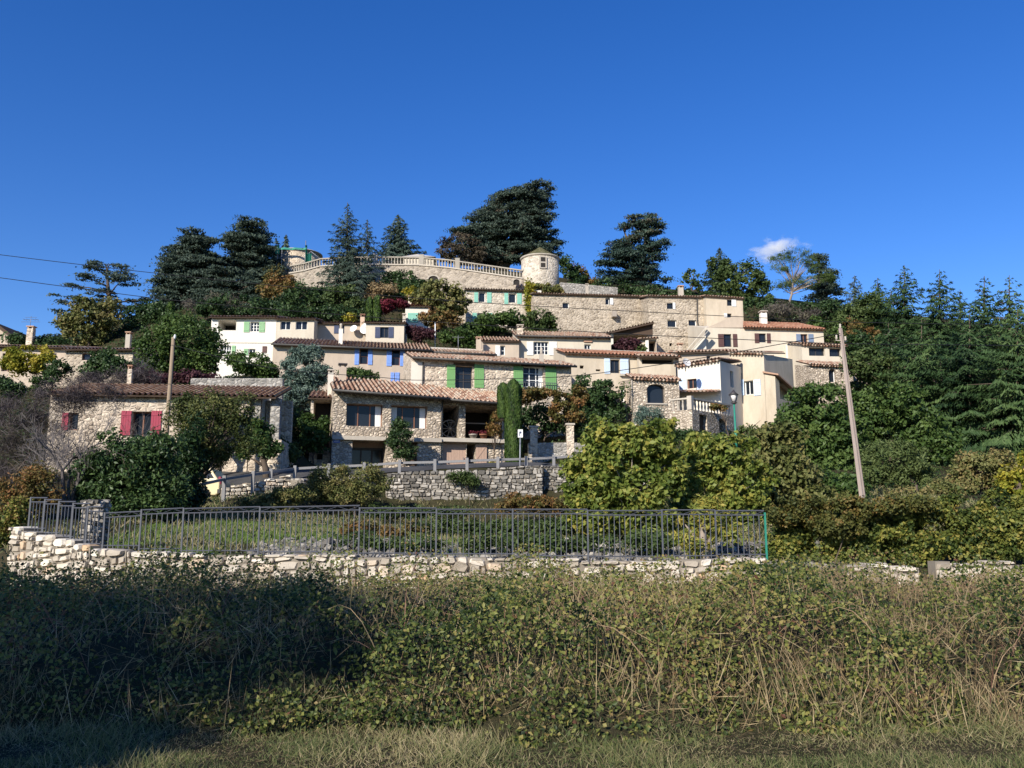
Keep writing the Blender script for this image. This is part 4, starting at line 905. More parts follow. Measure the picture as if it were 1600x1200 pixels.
# round tower
def ring_wall(mb, c, r, z0, z1, n=36, m=0): mb.lathe(Vector((c.x, c.y, 0)), [(r*1.03, z0), (r, z0+(z1-z0)*.5), (r, z1)], n, m)
c0, Y = P(844, 446, 92), 92; zt = P(844, 396, Y-2).z; zb = c0.z-3; r = 30.5/ppm(92); c = Vector((c0.x, 92, 0)); tw = thing('round_tower', Vector((c.x, c.y, zb)), 'round pale stone tower with a conical roof and a tall narrow window', 'tower')
mb = MB(); ring_wall(mb, c, r, zb, zt); mb.build('wall', M['stone_tower'], tw)
za = P(848, 391, 92).z; mb = MB(); nseg = 40; rows = 6
for i in range(rows):
    f0, f1 = i/rows, (i+1)/rows; ra, rb = (r+.12)*(1-f0), (r+.12)*(1-f1); A, B = zt+(za-zt+.4)*f0, zt+(za-zt+.4)*f1-.04
    for j in range(nseg):
        a0, a1 = j*2*math.pi/nseg, (j+1)*2*math.pi/nseg; g = lambda rr, a, z: Vector((c.x+rr*math.cos(a), c.y+rr*math.sin(a), z)); mb.add([g(ra, a0, A), g(ra, a1, A), g(rb, a1, B), g(rb, a0, B)], [(0, 1, 2, 3)])
mb.lathe(Vector((c.x, c.y, 0)), [(r+.05, zt-.18), (r+.13, zt-.05), (r+.13, zt+.01), (r*.5, zt+.02)], 36, 1); M['lichen_roof'] = tint_mat('mossy_roof', [(0, (.10, .10, .045)), (.5, (.17, .16, .07)), (1, (.24, .21, .12))], .95); mb.build('roof', [M['lichen_roof'], M['concrete']], tw)
for k, (y0, y1) in enumerate(((402, 409), (411, 418))):
    p = P(848.5, (y0+y1)/2, 92-r); an = math.asin(max(-1, min(1, (p.x-c.x)/r))); q = Vector((c.x+r*math.sin(an), c.y-r*math.cos(an), p.z)); hh = (y1-y0)/ppm(90); mb = MB()
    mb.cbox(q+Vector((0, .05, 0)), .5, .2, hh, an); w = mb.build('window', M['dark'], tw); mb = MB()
    for sx in (-1, 1): mb.cbox(q+Vector((sx*.32*math.cos(an), sx*.32*math.sin(an)+.03, 0)), .14, .24, hh+.2, an)
    for sz in (-1, 1): mb.cbox(q+Vector((0, .03, sz*(hh/2+.07))), .5, .24, .12, an)
    mb.build('window_frame', M['concrete'], w)
# tower under repair
c0 = P(466, 420, 101); zt = P(466, 391, 99).z; r = 34/ppm(101); c = Vector((c0.x, 101, 0)); tw = thing('round_tower', Vector((c.x, c.y, c0.z-2)), 'round stone tower under repair with a shallow roof and green netting', 'tower')
mb = MB(); ring_wall(mb, c, r, c0.z-2, zt); mb.build('wall', M['stone_warm'], tw)
mb = MB(); mb.lathe(Vector((c.x, c.y, 0)), [(r+.3, zt-.02), (r+.3, zt+.08), (r*.5, zt+.55), (.1, zt+.85)], 30); mb.build('roof', M['rock_grey'], tw)
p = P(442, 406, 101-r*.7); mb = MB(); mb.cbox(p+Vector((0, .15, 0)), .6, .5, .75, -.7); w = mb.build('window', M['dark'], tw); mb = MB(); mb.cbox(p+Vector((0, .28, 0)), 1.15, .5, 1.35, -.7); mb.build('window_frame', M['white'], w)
sc = thing('scaffolding', c0-ZV*1, 'metal scaffolding hung with green netting around the repaired tower', 'scaffolding'); mb = MB()
for px, yt in ((434, 382), (441, 386), (478, 376), (500, 408)): q = P(px, yt, 97.6); mb.tube([q, Vector((q.x, q.y, c0.z-2))], .05, 5)
mb.tube([P(430, 388, 97.6), P(480, 388, 97.6)], .045, 5); mb.tube([P(478, 400, 97.6), P(486, 393, 97.6), P(510, 412, 97.6)], .04, 5); mb.build('poles', M['metal'], sc)
mb = MB()
for (x0, y0, x1, y1) in ((432, 387, 479, 390), (477, 383, 480, 412), (479, 396, 487, 413), (430, 383, 437, 397)):
    A, B, C_, D_ = P(x0, y1, 97.5), P(x1, y1, 97.5), P(x1, y0, 97.5), P(x0, y0, 97.5); nn = 8
    for i in range(nn):
        f0, f1 = i/nn, (i+1)/nn; w0, w1 = Vector((0, .12*math.sin(i*2.1), 0)), Vector((0, .12*math.sin((i+1)*2.1), 0)); vs = [A.lerp(B, f0)+w0, A.lerp(B, f1)+w1, D_.lerp(C_, f1)+w1, D_.lerp(C_, f0)+w0]; mb.add(vs+[v+Vector((0, .03, 0)) for v in vs], [(0, 1, 2, 3), (7, 6, 5, 4)])
mb.build('netting', M['net'], sc)
# pavilion roof behind the balustrade
c = P(655, 408, 100); pv = thing('pavilion', c-ZV*2, 'low hipped pavilion roof peeping over the castle balustrade', 'pavilion'); mb = MB(); w = 2.0; top = P(652, 397, 101); e = P(652, 405, 100).z
b4 = [Vector((c.x-w, 99, e)), Vector((c.x+w, 99, e)), Vector((c.x+w, 103, e)), Vector((c.x-w, 103, e))]; mb.add(b4+[Vector((top.x, 101, top.z))], [(0, 1, 4), (1, 2, 4), (2, 3, 4), (3, 0, 4), (3, 2, 1, 0)]); mb.build('roof', M['rock_grey'], pv)
mb = MB(); mb.cbox((c.x, 101, e-1.2), 3.4, 3.4, 2.4); mb.build('wall', M['cream'], pv)
# garden wall right of the tower
h = House('garden_wall', 'shaded grey garden wall right of the round tower', 925, 462, 91, 12, 'wall'); h.block(876, 965, (441, 449), 470, .5, 'stone_grey', name='masonry')
h = House('garden_wall', 'pale stone wall end left of the long stone house, under the yellow creeper', 850, 470, 86.6, 5, 'wall'); h.block(830, 846, (452, 454), 500, .5, 'offwhite', name='masonry')
# ================================================================ terrain
def wall_y(x): return 20.0+max(0.0, -x-9.0)*.55
for q in [(30,868,22.6),(330,886,20.6),(800,897,20.6),(1190,897,20.6),(1600,907,20.6),(300,852,24),(600,856,24),(900,858,24),(1200,862,24),
          (400,806,33),(200,806,30),(560,806,36.5),(620,801,38.4),(690,799,38.5),(760,797,38.5),(840,795,38.5),(890,795,38.9),(950,790,38.9),(420,778,36.6),(370,782,35.5),(500,790,36.5),(500,830,28),(800,835,29),(1000,830,29),(690,737,40.3),(750,735,40.3),(620,739,40.3),(820,731,40.3),(880,728,40.6),(560,739,40.5),(490,744,40),(700,743,48.5),(850,740,48.5),(540,745,48.5),(360,775,37.5),(440,752,39),(250,780,37.5),
          (1000,745,42),(1150,745,42),(1000,700,51),(1140,690,51.5),(60,800,28),(60,740,45),(10,650,60),(1345,788,30),(1580,790,30),(1450,755,42),(1580,735,48),(1450,700,60),(1590,690,66),(1250,690,56),(1200,700,52),(1330,640,66),(1420,620,74),(1590,600,84),
          (470,640,57),(430,670,52),(420,585,66),(300,600,62),(200,620,58),(700,520,83),(650,540,78),(760,500,84),(560,480,90),(450,470,92),(300,480,92),(160,530,88),(350,500,84),(860,470,88),(1080,460,95),(1250,480,95),(1330,500,92),(1450,510,95),(1590,520,95),
          (500,432,99),(655,424,99),(800,440,97),(655,424,112),(500,430,112),(800,430,115),(300,470,112),(1000,455,110),(1150,470,112),(1350,490,112),(1580,510,112),(20,545,100)]:
    p = P(*q); GROUND_PTS.append((p.x, p.y, p.z))
for x in (-160, -80, 0, 80, 160):
    GROUND_PTS.append((x, 190, 14 if abs(x) < 100 else 9)); GROUND_PTS.append((x*1.5, 320, 4))
for x in (-90, -60): GROUND_PTS.extend([(x, 24, .6), (x, 55, 5), (x, 95, 15)])
for x in (70, 100): GROUND_PTS.extend([(x, 24, .4), (x, 55, 7), (x, 95, 18)])
GP = np.array(GROUND_PTS); _n = len(GP)
_A = np.hypot(GP[:, None, 0]-GP[None, :, 0], GP[:, None, 1]-GP[None, :, 1]); _Q = np.concatenate([np.ones((_n, 1)), GP[:, :2]], 1)
_K = np.block([[_A-np.eye(_n)*.25, _Q], [_Q.T, np.zeros((3, 3))]]); _W = np.linalg.lstsq(_K, np.concatenate([GP[:, 2], np.zeros(3)]), rcond=None)[0]
BANK = ([-1e4, 7.9, 8.4, 9.1, 10.0, 13, 17, 20.7], [0, 0, .26, .46, .56, .64, .56, .42])
def bank_off(x): return .26*np.sin(x*.9+1)+.17*np.sin(x*2.3+.4)+.09*np.sin(x*5.1)
def hz_arr(X, Y):
    X, Y = np.asarray(X, float), np.asarray(Y, float); sh = X.shape; x, y = X.ravel(), Y.ravel(); out = np.empty(len(x))
    for i in range(0, len(x), 20000):
        a, b = x[i:i+20000], y[i:i+20000]
        out[i:i+20000] = np.hypot(a[:, None]-GP[None, :, 0], b[:, None]-GP[None, :, 1])@_W[:_n]+_W[_n]+_W[_n+1]*a+_W[_n+2]*b
    d = np.hypot(np.maximum(np.abs(x)-130, 0), np.maximum(y-260, 0)); k = np.clip(1-d/160, 0, 1); out = out*k
    bk = np.interp(y+bank_off(x)*np.clip((12-y)/3, 0, 1), *BANK)+(.10*np.sin(x*1.1+y*.5)+.07*np.sin(x*2.7-y*1.3))*np.clip((y-8)/2, 0, 1)*np.clip((20-y)/3, 0, 1)
    w = np.clip((y-19.6-np.maximum(0, -x-9)*.55)/1.2, 0, 1); w = w*w*(3-2*w)
    return (bk*(1-w)+out*w).reshape(sh)
def hz(x, y): return float(hz_arr(np.array([x]), np.array([y]))[0])
def axis(*segs):
    o = []
    for a, b, st in segs: o += list(np.arange(a, b, st))
    return np.array(o+[segs[-1][1]])
gx = axis((-3000, -600, 400), (-600, -160, 55), (-160, -60, 5), (-60, -16, .8), (-16, 18, .4), (18, 64, .8), (64, 160, 5), (160, 600, 55), (600, 3000, 400))
gy = axis((-2000, -200, 300), (-200, -20, 20), (-20, 6, 2), (6, 24, .3), (24, 72, .6), (72, 125, 1.2), (125, 330, 8), (330, 800, 60), (800, 4000, 400))
GX, GY = np.meshgrid(gx, gy); GZ = hz_arr(GX, GY); nx_, ny_ = len(gx), len(gy)
me = bpy.data.meshes.new('ground'); idx = np.arange(nx_*ny_).reshape(ny_, nx_)
me.from_pydata(np.stack([GX, GY, GZ], -1).reshape(-1, 3).tolist(), [], np.stack([idx[:-1, :-1], idx[:-1, 1:], idx[1:, 1:], idx[1:, :-1]], -1).reshape(-1, 4).tolist())
me.materials.append(M['ground']); me.polygons.foreach_set('use_smooth', np.ones(len(me.polygons), dtype=bool)); g = bpy.data.objects.new('ground', me); COL.objects.link(g); g['kind'] = 'structure'
# the road in front of the houses
mb = MB(); rp = [(-16.5, 36.2, 41), (-12, 38.6, 44), (-8, 40.2, 47), (-4, 40.8, 48), (2, 40.8, 48.2), (8, 40.8, 49), (13, 41.5, 48.5)]
for (x0, a0, b0), (x1, a1, b1) in zip(rp[:-1], rp[1:]):
    for i in range(8):
        for j in range(8):
            f = lambda u, v: Vector((x0+(x1-x0)*u, (a0+(a1-a0)*u)*(1-v)+(b0+(b1-b0)*u)*v, 0)); q = [f(i/8, j/8), f((i+1)/8, j/8), f((i+1)/8, (j+1)/8), f(i/8, (j+1)/8)]
            mb.add([Vector((p.x, p.y, hz(p.x, p.y)+.03)) for p in q], [(0, 1, 2, 3)])
mb.build('road', M['asphalt'])['kind'] = 'structure'

# ================================================================ low front wall with iron fence
tops = [(30,48,823),(48,68,829),(68,98,836),(98,128,842),(128,152,850),(152,205,857),(205,270,861),(270,330,863),(330,396,864),(396,560,866),(560,760,868),(760,906,872),(906,1060,876),(1060,1196,871)]
def on_wall(px, py, off=0.0):
    """point of the wall line under photo column px"""
    Y = 20.0
    for _ in range(8): Y = wall_y(P(px, py, Y).x)+off
    return P(px, py, Y)
def wall_thing(segs, label, name='stone_wall'):
    q = on_wall(segs[len(segs)//2][0], segs[len(segs)//2][2]); root = thing(name, Vector((q.x, q.y, hz(q.x, q.y-.6))), label, 'wall'); mb = MB(); co = MB()
    for (x0, x1, yt) in segs:
        a, b = on_wall(x0, yt), on_wall(x1, yt); z = (a.z+b.z)/2; pl = Poly([(a.x, a.y), (b.x, b.y)]); zb = hz((a.x+b.x)/2, (a.y+b.y)/2-.6)-.25
        stones(mb, pl, lambda s: zb, lambda s: z, .42, (.10, .21), (.14, .50)); d = Vector((b.x-a.x, b.y-a.y, 0)); n = Vector((-d.y, d.x, 0)).normalized()
        co.box(Vector((a.x, a.y, zb-.3))-n*.17, d, n*.36, ZV*(z-zb+.26))
    mb.build('masonry', M['rock'], root); co.build('mortar', M['rock_core'], root); return root
wall_thing(tops, 'low pale stone front wall stepping down from the left, below the iron fence')
wall_thing([(1318,1352,884),(1352,1385,880),(1385,1430,884),(1455,1478,874),(1478,1530,880),(1530,1578,876),(1578,1625,884)], 'tumbled dry stone wall at the right, half buried in dry grass', 'dry_stone_wall')
fence = thing('iron_fence', on_wall(600, 868), 'grey iron bar fence standing on the low front wall', 'fence')
panels = [(44,70,778,829),(66,92,781,836),(88,114,784,842),(110,136,787,848),(133,157,792,853),(160,217,802,856),(217,283,797,861),(283,403,795,864),(403,560,793,866),(560,681,794,868),(681,801,796,869),(801,919,796,872),(919,1036,798,873),(1036,1120,797,872),(1120,1197,798,870)]
for k, (x0, x1, yt, yb) in enumerate(panels):
    a, b = on_wall(x0, yb, .03), on_wall(x1, yb, .03); ta, tb = on_wall(x0, yt, .03), on_wall(x1, yt-(3 if k > 4 and k < 9 else 0), .03); a.z = b.z = (a.z+b.z)/2-.02
    d = Vector((b.x-a.x, b.y-a.y, 0)); nb = max(3, round(d.length/.118)); mb = MB(); fz = lambda f: ta.z+(tb.z-ta.z)*f; low = .1
    for i in range(1, nb): p = a+d*(i/nb); mb.cbox((p.x, p.y, (p.z+fz(i/nb)-low)/2), .017, .017, fz(i/nb)-low-p.z, math.atan2(d.y, d.x))
    for dz in (0, low): mb.tube([Vector((a.x, a.y, fz(0)-dz)), Vector((b.x, b.y, fz(1)-dz))], .016, 4)
    mb.tube([a+ZV*.07, b+ZV*.07], .014, 4)
    if k > 4:
        nz = max(4, round(d.length/.24)); zz = [Vector((a.x, a.y, 0))+d*(i/nz)+ZV*(fz(i/nz)-(.01 if i % 2 else low-.01)) for i in range(nz+1)]; mb.tube(zz, .008, 3)
    o = mb.build('panel', M['iron'], fence); mb = MB(); mb.cbox((a.x, a.y, (a.z+ta.z)/2), .035, .035, ta.z-a.z+.04); mb.build('post', M['iron'], fence)
mb = MB(); q = on_wall(1198, 870, .05); mb.cbox((q.x, q.y, q.z+.45), .04, .04, 1.05); tag(mb.build('green_post', M['green_metal'], None, q), 'green metal post at the right end of the iron fence', 'post')
gp = on_wall(146, 850, 1.3); gp.z = hz(gp.x, gp.y); top = P(146, 780, gp.y).z; root = thing('gate_pillar', gp, 'square rubble stone pillar behind the left part of the iron fence', 'pillar'); mb = MB()
for sd in range(4):
    an = sd*math.pi/2; u = Vector((math.cos(an), math.sin(an), 0)); n = Vector((-u.y, u.x, 0)); a = gp-u*.24-n*.13; b = gp+u*.24-n*.13; stones(mb, Poly([(a.x, a.y), (b.x, b.y)]), lambda s: gp.z-.2, lambda s: top, .2, (.07, .12), (.1, .22))
mb.cbox((gp.x, gp.y, (gp.z+top)/2-.1), .42, .42, top-gp.z, 0, 1); mb.build('masonry', [M['rock_grey'], M['rock_core']], root)
# retaining wall under the road
def long_wall(pts, label, name, mat, h, w, base=.6, thick=.5):
    ps = [P(*q) for q in pts]; pl = Poly([(p.x, p.y, p.z) for p in ps]); c = ps[len(ps)//2]; root = thing(name, Vector((c.x, c.y, hz(c.x, c.y-.5))), label, 'wall'); mb = MB()
    zb = lambda s: min(hz(pl(s)[0], pl(s)[1]-.5), pl.val(s, 0)-.3)-.1; stones(mb, pl, zb, lambda s: pl.val(s, 0), thick, h, w); co = MB()
    for a, b in zip(ps[:-1], ps[1:]):
        d = Vector((b.x-a.x, b.y-a.y, 0)); n = Vector((-d.y, d.x, 0)).normalized(); m = max(a.z, b.z); lo = hz((a.x+b.x)/2, (a.y+b.y)/2-.5)-1
        co.box(Vector((a.x, a.y, lo))-n*(thick/2-.05), d, n*(thick-.04), ZV*(min(a.z, b.z)-lo-.05))
    mb.build('masonry', M[mat], root); co.build('mortar', M['rock_core'], root); return root
long_wall([(604,741,39.2),(640,737,39.2),(700,735,39.2),(760,733,39.2),(820,728,39.2),(848,727,39.2)], 'high dry stone retaining wall holding up the road', 'retaining_wall', 'rock_grey', (.06,.22), (.08,.40))
long_wall([(849,729,39.7),(890,727,39.7),(940,727,39.7),(1010,727,39.7)], 'shaded set-back end of the road retaining wall, behind the fig tree', 'retaining_wall', 'rock_grey', (.08,.19), (.10,.36))
long_wall([(344,764,36.6),(370,757,37),(400,753,37.4),(452,742,38.2)], 'short rubble wall below the guard rail near the parked car', 'rubble_wall', 'rock', (.12,.22), (.16,.4))
long_wall([(585,742,39.4),(560,742,38.4),(480,748,37.6),(455,748,38.4)], 'grey block wall side facing, half hidden behind the bushy olive tree', 'retaining_wall', 'rock_grey', (.06,.22), (.08,.40))
# heap of loose rubble behind the fence
mb = MB(); rd = random.Random(3)
for i in range(3600):
    x = rd.uniform(-6.5, 9); y = 21.3+rd.random()**1.3*3.6; pxx = 800+F_PX*x/(y*1.0); 
    if pxx < 395 and rd.random() < .8: continue
    hgt = .34*max(0, 1-abs(y-23)/2.2)*(.55+.45*math.sin(x*1.3)); r = rd.uniform(.035, .085)*(1.7 if rd.random() < .06 else 1); c = Vector((x, y, hz(x, y)+hgt*rd.random()+.03)); vs = []
    q = Matrix.Rotation(rd.uniform(0, 6.28), 3, Vector((rd.gauss(0, 1), rd.gauss(0, 1), rd.gauss(0, 1))).normalized())
    for s in ((-1,-1,-1),(1,-1,-1),(1,1,-1),(-1,1,-1),(-1,-1,1),(1,-1,1),(1,1,1),(-1,1,1)): vs.append(c+q@Vector((s[0]*r*rd.uniform(.6, 1.2), s[1]*r*rd.uniform(.6, 1), s[2]*r*rd.uniform(.4, .8))))
    mb.add(vs, [(0,3,2,1),(4,5,6,7),(0,1,5,4),(1,2,6,5),(2,3,7,6),(3,0,4,7)], 0, rd.random()**1.4*.85)
tag(mb.build('rubble', M['rock_grey']), 'loose grey rubble stones heaped on the slope behind the iron fence', 'rubble', None, 'stuff')

# ================================================================ guard rail, signs, lamps, poles, wires
gr = [(312,757,33.2),(352,748,35.6),(397,741,37.0),(425,737,38.0),(462,732,39.4),(515,729,39.6),(570,727,39.6),(625,723,39.6),(680,722,39.6),(730,720,39.6),(778,718,39.8),(822,717,40.1),(865,715,40.3),(905,712,40.5)]
root = thing('guard_rail', foot(gr[7][0], 735, gr[7][2]), 'weathered grey wooden guard rail along the village road', 'guard rail'); ps = [P(*q) for q in gr]; mb = MB()
for a, b in zip(ps[:-1], ps[1:]): d = b-a; n = Vector((-d.y, d.x, 0)).normalized(); mb.box(a-n*.05-ZV*.06, d, n*.09, ZV*.105)
mb.build('rail', M['guard'], root)
for i, p in enumerate(ps[1:]): mb = MB(); hb = min(hz(p.x, p.y)-.2, p.z-.75); mb.cbox((p.x, p.y-.11, (p.z+.12+hb)/2), .13, .12, p.z+.12-hb); mb.build('post', M['guard'], root)
b = foot(812, 728, 39.5); t = P(813, 672, 39.5); root = thing('sign_post', b, 'slim grey post with a small white sign with a dark pictogram', 'sign'); mb = MB(); mb.tube([b-ZV*.3, t], .035, 7); mb.build('post', M['metal'], root)
mb = MB(); mb.box(t+Vector((-.11, -.07, -.34)), Vector((.22, 0, 0)), Vector((0, .03, 0)), ZV*.36); s_ = mb.build('plate', M['white_sh'], root)
mb = MB(); c = t+Vector((0, -.078, -.17)); mb.box(c+Vector((-.05, 0, -.1)), Vector((.035, 0, 0)), Vector((0, .005, 0)), ZV*.2); mb.box(c+Vector((-.012, 0, .01)), Vector((.06, 0, 0)), Vector((0, .005, 0)), ZV*.09); mb.build('pictogram', M['navy'], s_)
b = foot(1150, 690, 50); t = P(1147, 632, 50); root = thing('street_lamp', b, 'bright green street lamp post with a dark lantern in front of the terrace', 'street lamp'); mb = MB(); mb.tube([b-ZV*.3, b+ZV*.9, b+ZV*.95, t], [.09, .085, .06, .05], 8); mb.build('post', M['green_metal'], root)
mb = MB(); mb.lathe(t, [(.05, 0), (.2, .1), (.1, .16), (.06, .2)], 8); mb.lathe(t+ZV*.55, [(.3, 0), (.12, .16), (.03, .3)], 8)
for i in range(4): a = i*1.571+.4; e = Vector((math.cos(a), math.sin(a), 0)); mb.tube([t+e*.13+ZV*.15, t+e*.27+ZV*.56], .018, 4)
l_ = mb.build('lantern', M['frame_dark'], root); mb = MB(); mb.lathe(t+ZV*.18, [(.1, 0), (.22, .36), (.2, .37)], 8); mb.build('lantern_glass', M['bluish'], l_)
tR, bR = P(1313, 513, 30), P(1349, 786, 30); bR.z = hz(bR.x, bR.y); root = thing('utility_pole', bR, 'tall leaning concrete utility pole on the right, with insulators on top', 'utility pole'); mb = MB()
d = tR-bR; nseg = 1; u = Vector((math.cos(.5), math.sin(.5), 0)); n = Vector((-u.y, u.x, 0))
for (ou, w0, w1, th) in ((-.045, .042, .036, .12), (.045, .042, .036, .12), (0, .09, .065, .06)):
    A = bR-d*.06; vs = []
    for (c, k, w) in ((A, 1.15, w0), (tR, .72, w1)):
        for su, sn in ((-1,-1),(1,-1),(1,1),(-1,1)): vs.append(c+u*(ou*k+su*w*k/1.15*.62)+n*(sn*th*.5*k))
    mb.add(vs, [(3,2,1,0),(4,5,6,7),(0,1,5,4),(1,2,6,5),(2,3,7,6),(3,0,4,7)])
M['pole'] = plaster_mat('pole_concrete', (.38,.31,.27), (.25,.20,.18), .6); mb.build('shaft', M['pole'], root); mb = MB()
mb.tube([tR-ZV*.45-u*.26, tR-ZV*.45+u*.26], .02, 5)
for f in (-.22, .0, .22): mb.lathe(tR+u*f-ZV*(.42 if f else -.0), [(.03, 0), (.045, .06), (.025, .08), (.04, .13), (.02, .16)], 8)
mb.build('insulators', M['concrete'], root)
tL, bL = P(271, 527, 38), P(258, 700, 38); bL.z = hz(bL.x, bL.y); root = thing('utility_pole', bL, 'weathered wooden utility pole in front of the red-shuttered house', 'utility pole'); mb = MB(); mb.tube([bL-ZV*.5, bL.lerp(tL, .5), tL], [.12, .10, .08], 8); mb.build('shaft', M['pole_wood'], root)
mb = MB(); mb.lathe(tL-ZV*.1+Vector((.1, -.1, 0)), [(.04, 0), (.06, .1), (.03, .2)], 6); mb.build('insulators', M['white_sh'], root)
def wire(label, pts, rad=.013):
    ps = [P(*q) for q in pts]; out = []
    for i in range(len(ps)-1):                         # smooth curve through the points
        a, b, c, d = ps[max(i-1, 0)], ps[i], ps[i+1], ps[min(i+2, len(ps)-1)]
        for k in range(10): t = k/10; out.append(.5*((2*b)+(c-a)*t+(2*a-5*b+4*c-d)*t*t+(3*b-a-3*c+d)*t**3))
    out.append(ps[-1]); mb = MB(); mb.tube([p-ps[0] for p in out], rad, 4, cap=False); o = mb.build('overhead_wire', M['wire']); o.location = ps[0]; tag(o, label, 'wire', 'overhead wires')
wire('upper long overhead wire entering at the left edge and sagging across the hill', [(-150,378,34),(0,398,34),(236,426,34),(470,450,34),(720,471,34),(1000,487,34),(1240,499,34),(1312,503,34),(1600,508,34),(1750,509,34)])
wire('lower long overhead wire entering at the left edge and ending beyond the right pole', [(-150,415,33),(0,434,33),(112,449,33),(300,472,33),(640,500,33),(964,521,32),(1240,534,31),(1316,537,30),(1600,540,32),(1750,540,33)])
wire('overhead wire sagging from the right pole top across the green-shuttered house', [(1313,521,29.9),(1240,534,30.5),(1080,562,31.5),(920,585,33),(820,591,34),(660,594,35.4),(598,590,36),(420,574,37),(272,540,37.9)])

b = foot(680, 545, 75.5); t = P(680, 506, 75.5); root = thing('slim_pole', b, 'slim white pole beside the maroon bush above the striped roof', 'pole'); mb = MB(); mb.tube([b-ZV*.3, t], .05, 6); mb.build('shaft', M['white_sh'], root); mb = MB(); mb.lathe(t, [(.05, 0), (.08, .05), (.03, .12)], 6); mb.build('pole_cap', M['metal'], root)
b = P(716, 548, 66); t = P(716, 524, 66); root = thing('antenna', b, 'thin television aerial over the small tiled house end', 'aerial'); mb = MB(); mb.tube([b, t], .025, 5); mb.build('mast', M['metal'], root); mb = MB(); mb.tube([t-ZV*.15-Vector((.45, 0, 0)), t-ZV*.15+Vector((.45, 0, 0))], .018, 4)
for k in range(5): mb.tube([t-ZV*.15+Vector((-.4+.2*k, -.25, 0)), t-ZV*.15+Vector((-.4+.2*k, .25, 0))], .012, 4)
mb.build('aerial_bars', M['metal'], root)
# ================================================================ parked car
Yc = 37.2; bc = foot(283, 780, Yc); dz = P(330, 731, Yc).z-1.42; bc.z = dz; car = thing('parked_car', bc, 'pale yellow hatchback parked behind the dark tree, only its rear showing', 'car'); x1 = P(352, 750, Yc).x; x0 = x1-3.7; w = 1.58
prof = [(0,.32),(0,.62),(.25,.8),(.95,.88),(1.5,1.36),(1.75,1.42),(3.05,1.40),(3.3,1.34),(3.62,.9),(3.7,.82),(3.7,.36),(3.55,.25),(.2,.25)]; bz = dz
mb = MB(); vs = []
for sy in (0, 1):
    for (x, z) in prof: tp = .1*max(0, z-.85)/.55; vs.append(Vector((x0+x, Yc-w/2+.08+tp*1.2 if sy == 0 else Yc+w/2-.08-tp*1.2, bz+z)))
n = len(prof); mb.add(vs, [tuple(range(n)), tuple(range(2*n-1, n-1, -1))]+[(i, n+i, n+(i+1) % n, (i+1) % n) for i in range(n)]); M['carpaint'] = paint_mat('pale_yellow_paint', (.68,.58,.34), .35, .1); body = mb.build('body', M['carpaint'], car)
bv = body.modifiers.new('bevel', 'BEVEL'); bv.width = .05; bv.segments = 2; bv.limit_method = 'ANGLE'
mb = MB(); y = Yc-w/2
def pane(p): mb.add([Vector((x0+x, y+.07+.12*max(0, z-.85)/.55-.008, bz+z)) for x, z in p], [tuple(range(len(p)))])
pane([(1.15,.92),(2.0,.92),(2.0,1.31),(1.58,1.31)]); pane([(2.08,.92),(2.85,.92),(2.85,1.31),(2.08,1.31)]); pane([(2.93,.94),(3.45,.96),(3.22,1.27),(2.93,1.30)]); mb.build('window', M['glass'], car)
mb = MB(); mb.cbox((x1-.02, y+.2, bz+.86), .09, .16, .3); mb.build('tail_light', M['red'], car)
mb = MB(); mb.cbox((x1-.02, Yc, bz+.42), .12, w-.15, .16); mb.build('bumper', M['frame_dark'], car)
for wx in (.65, 3.02):
    for sy in (-1, 1): mb = MB(); c = Vector((x0+wx, Yc+sy*(w/2-.12), bz+.29)); mb.tube([c-Vector((0, .1, 0)), c+Vector((0, .1, 0))], .3, 16); o = mb.build('wheel', M['frame_dark'], car); mb = MB(); mb.tube([c+Vector((0, sy*.1, 0)), c+Vector((0, sy*.115, 0))], .16, 12); mb.build('hub_cap', M['gutter'], o)
# low terrace wall with pillars under the vines
h = House('terrace_wall', 'low grey stone terrace wall with two pillars under the dark vines', 860, 722, 52, 3, 'wall'); h.block(826, 940, (692, 691), 724, .6, 'stone_grey', name='masonry')
for px, yt in ((834, 668), (891, 664)):
    a, z = h.F.hit(px, 694); t = h.F.hit(px, yt)[1]; mb = MB(); mb.box(h.F.pt(a-.2, z-1.2, -.04), h.u*.42, h.n*.42, ZV*(t-z+1.2)); p_ = mb.build('pillar', M['stone_warm'], h.root); mb = MB(); mb.box(h.F.pt(a-.26, t, -.1), h.u*.54, h.n*.54, ZV*.1); mb.build('pillar_cap', M['concrete'], p_)
# cloud
q = P(1212, 388, 1500); me = bpy.data.meshes.new('cloud'); bm = bmesh.new(); bmesh.ops.create_icosphere(bm, subdivisions=3, radius=1); bm.to_mesh(me); bm.free()
cl = bpy.data.objects.new('cloud', me); COL.objects.link(cl); cl.location = q; cl.scale = (68, 42, 36); cl['kind'] = 'structure'
m = bpy.data.materials.new('cloud_vapour'); m.use_nodes = True; nd, lk = m.node_tree.nodes, m.node_tree.links; nd.remove(nd['Principled BSDF'])
pv_ = nd.new('ShaderNodeVolumePrincipled'); pv_.inputs['Color'].default_value = (1, 1, 1, 1); pv_.inputs['Anisotropy'].default_value = 0
tc = nd.new('ShaderNodeTexCoord'); ln = nd.new('ShaderNodeVectorMath'); ln.operation = 'LENGTH'; lk.new(tc.outputs['Object'], ln.inputs[0])
nz = noisetex(nd, lk, tc.outputs['Object'], 1.7, 6, .6); ad = nd.new('ShaderNodeMath'); ad.operation = 'SUBTRACT'; lk.new(mrange(nd, lk, nz, .3, .75, 0, 1.5), ad.inputs[0]); lk.new(mrange(nd, lk, ln.outputs['Value'], .0, 1, 0, 1.35), ad.inputs[1])
mu = nd.new('ShaderNodeMath'); mu.operation = 'MULTIPLY'; mu.inputs[1].default_value = .10; mu.use_clamp = False
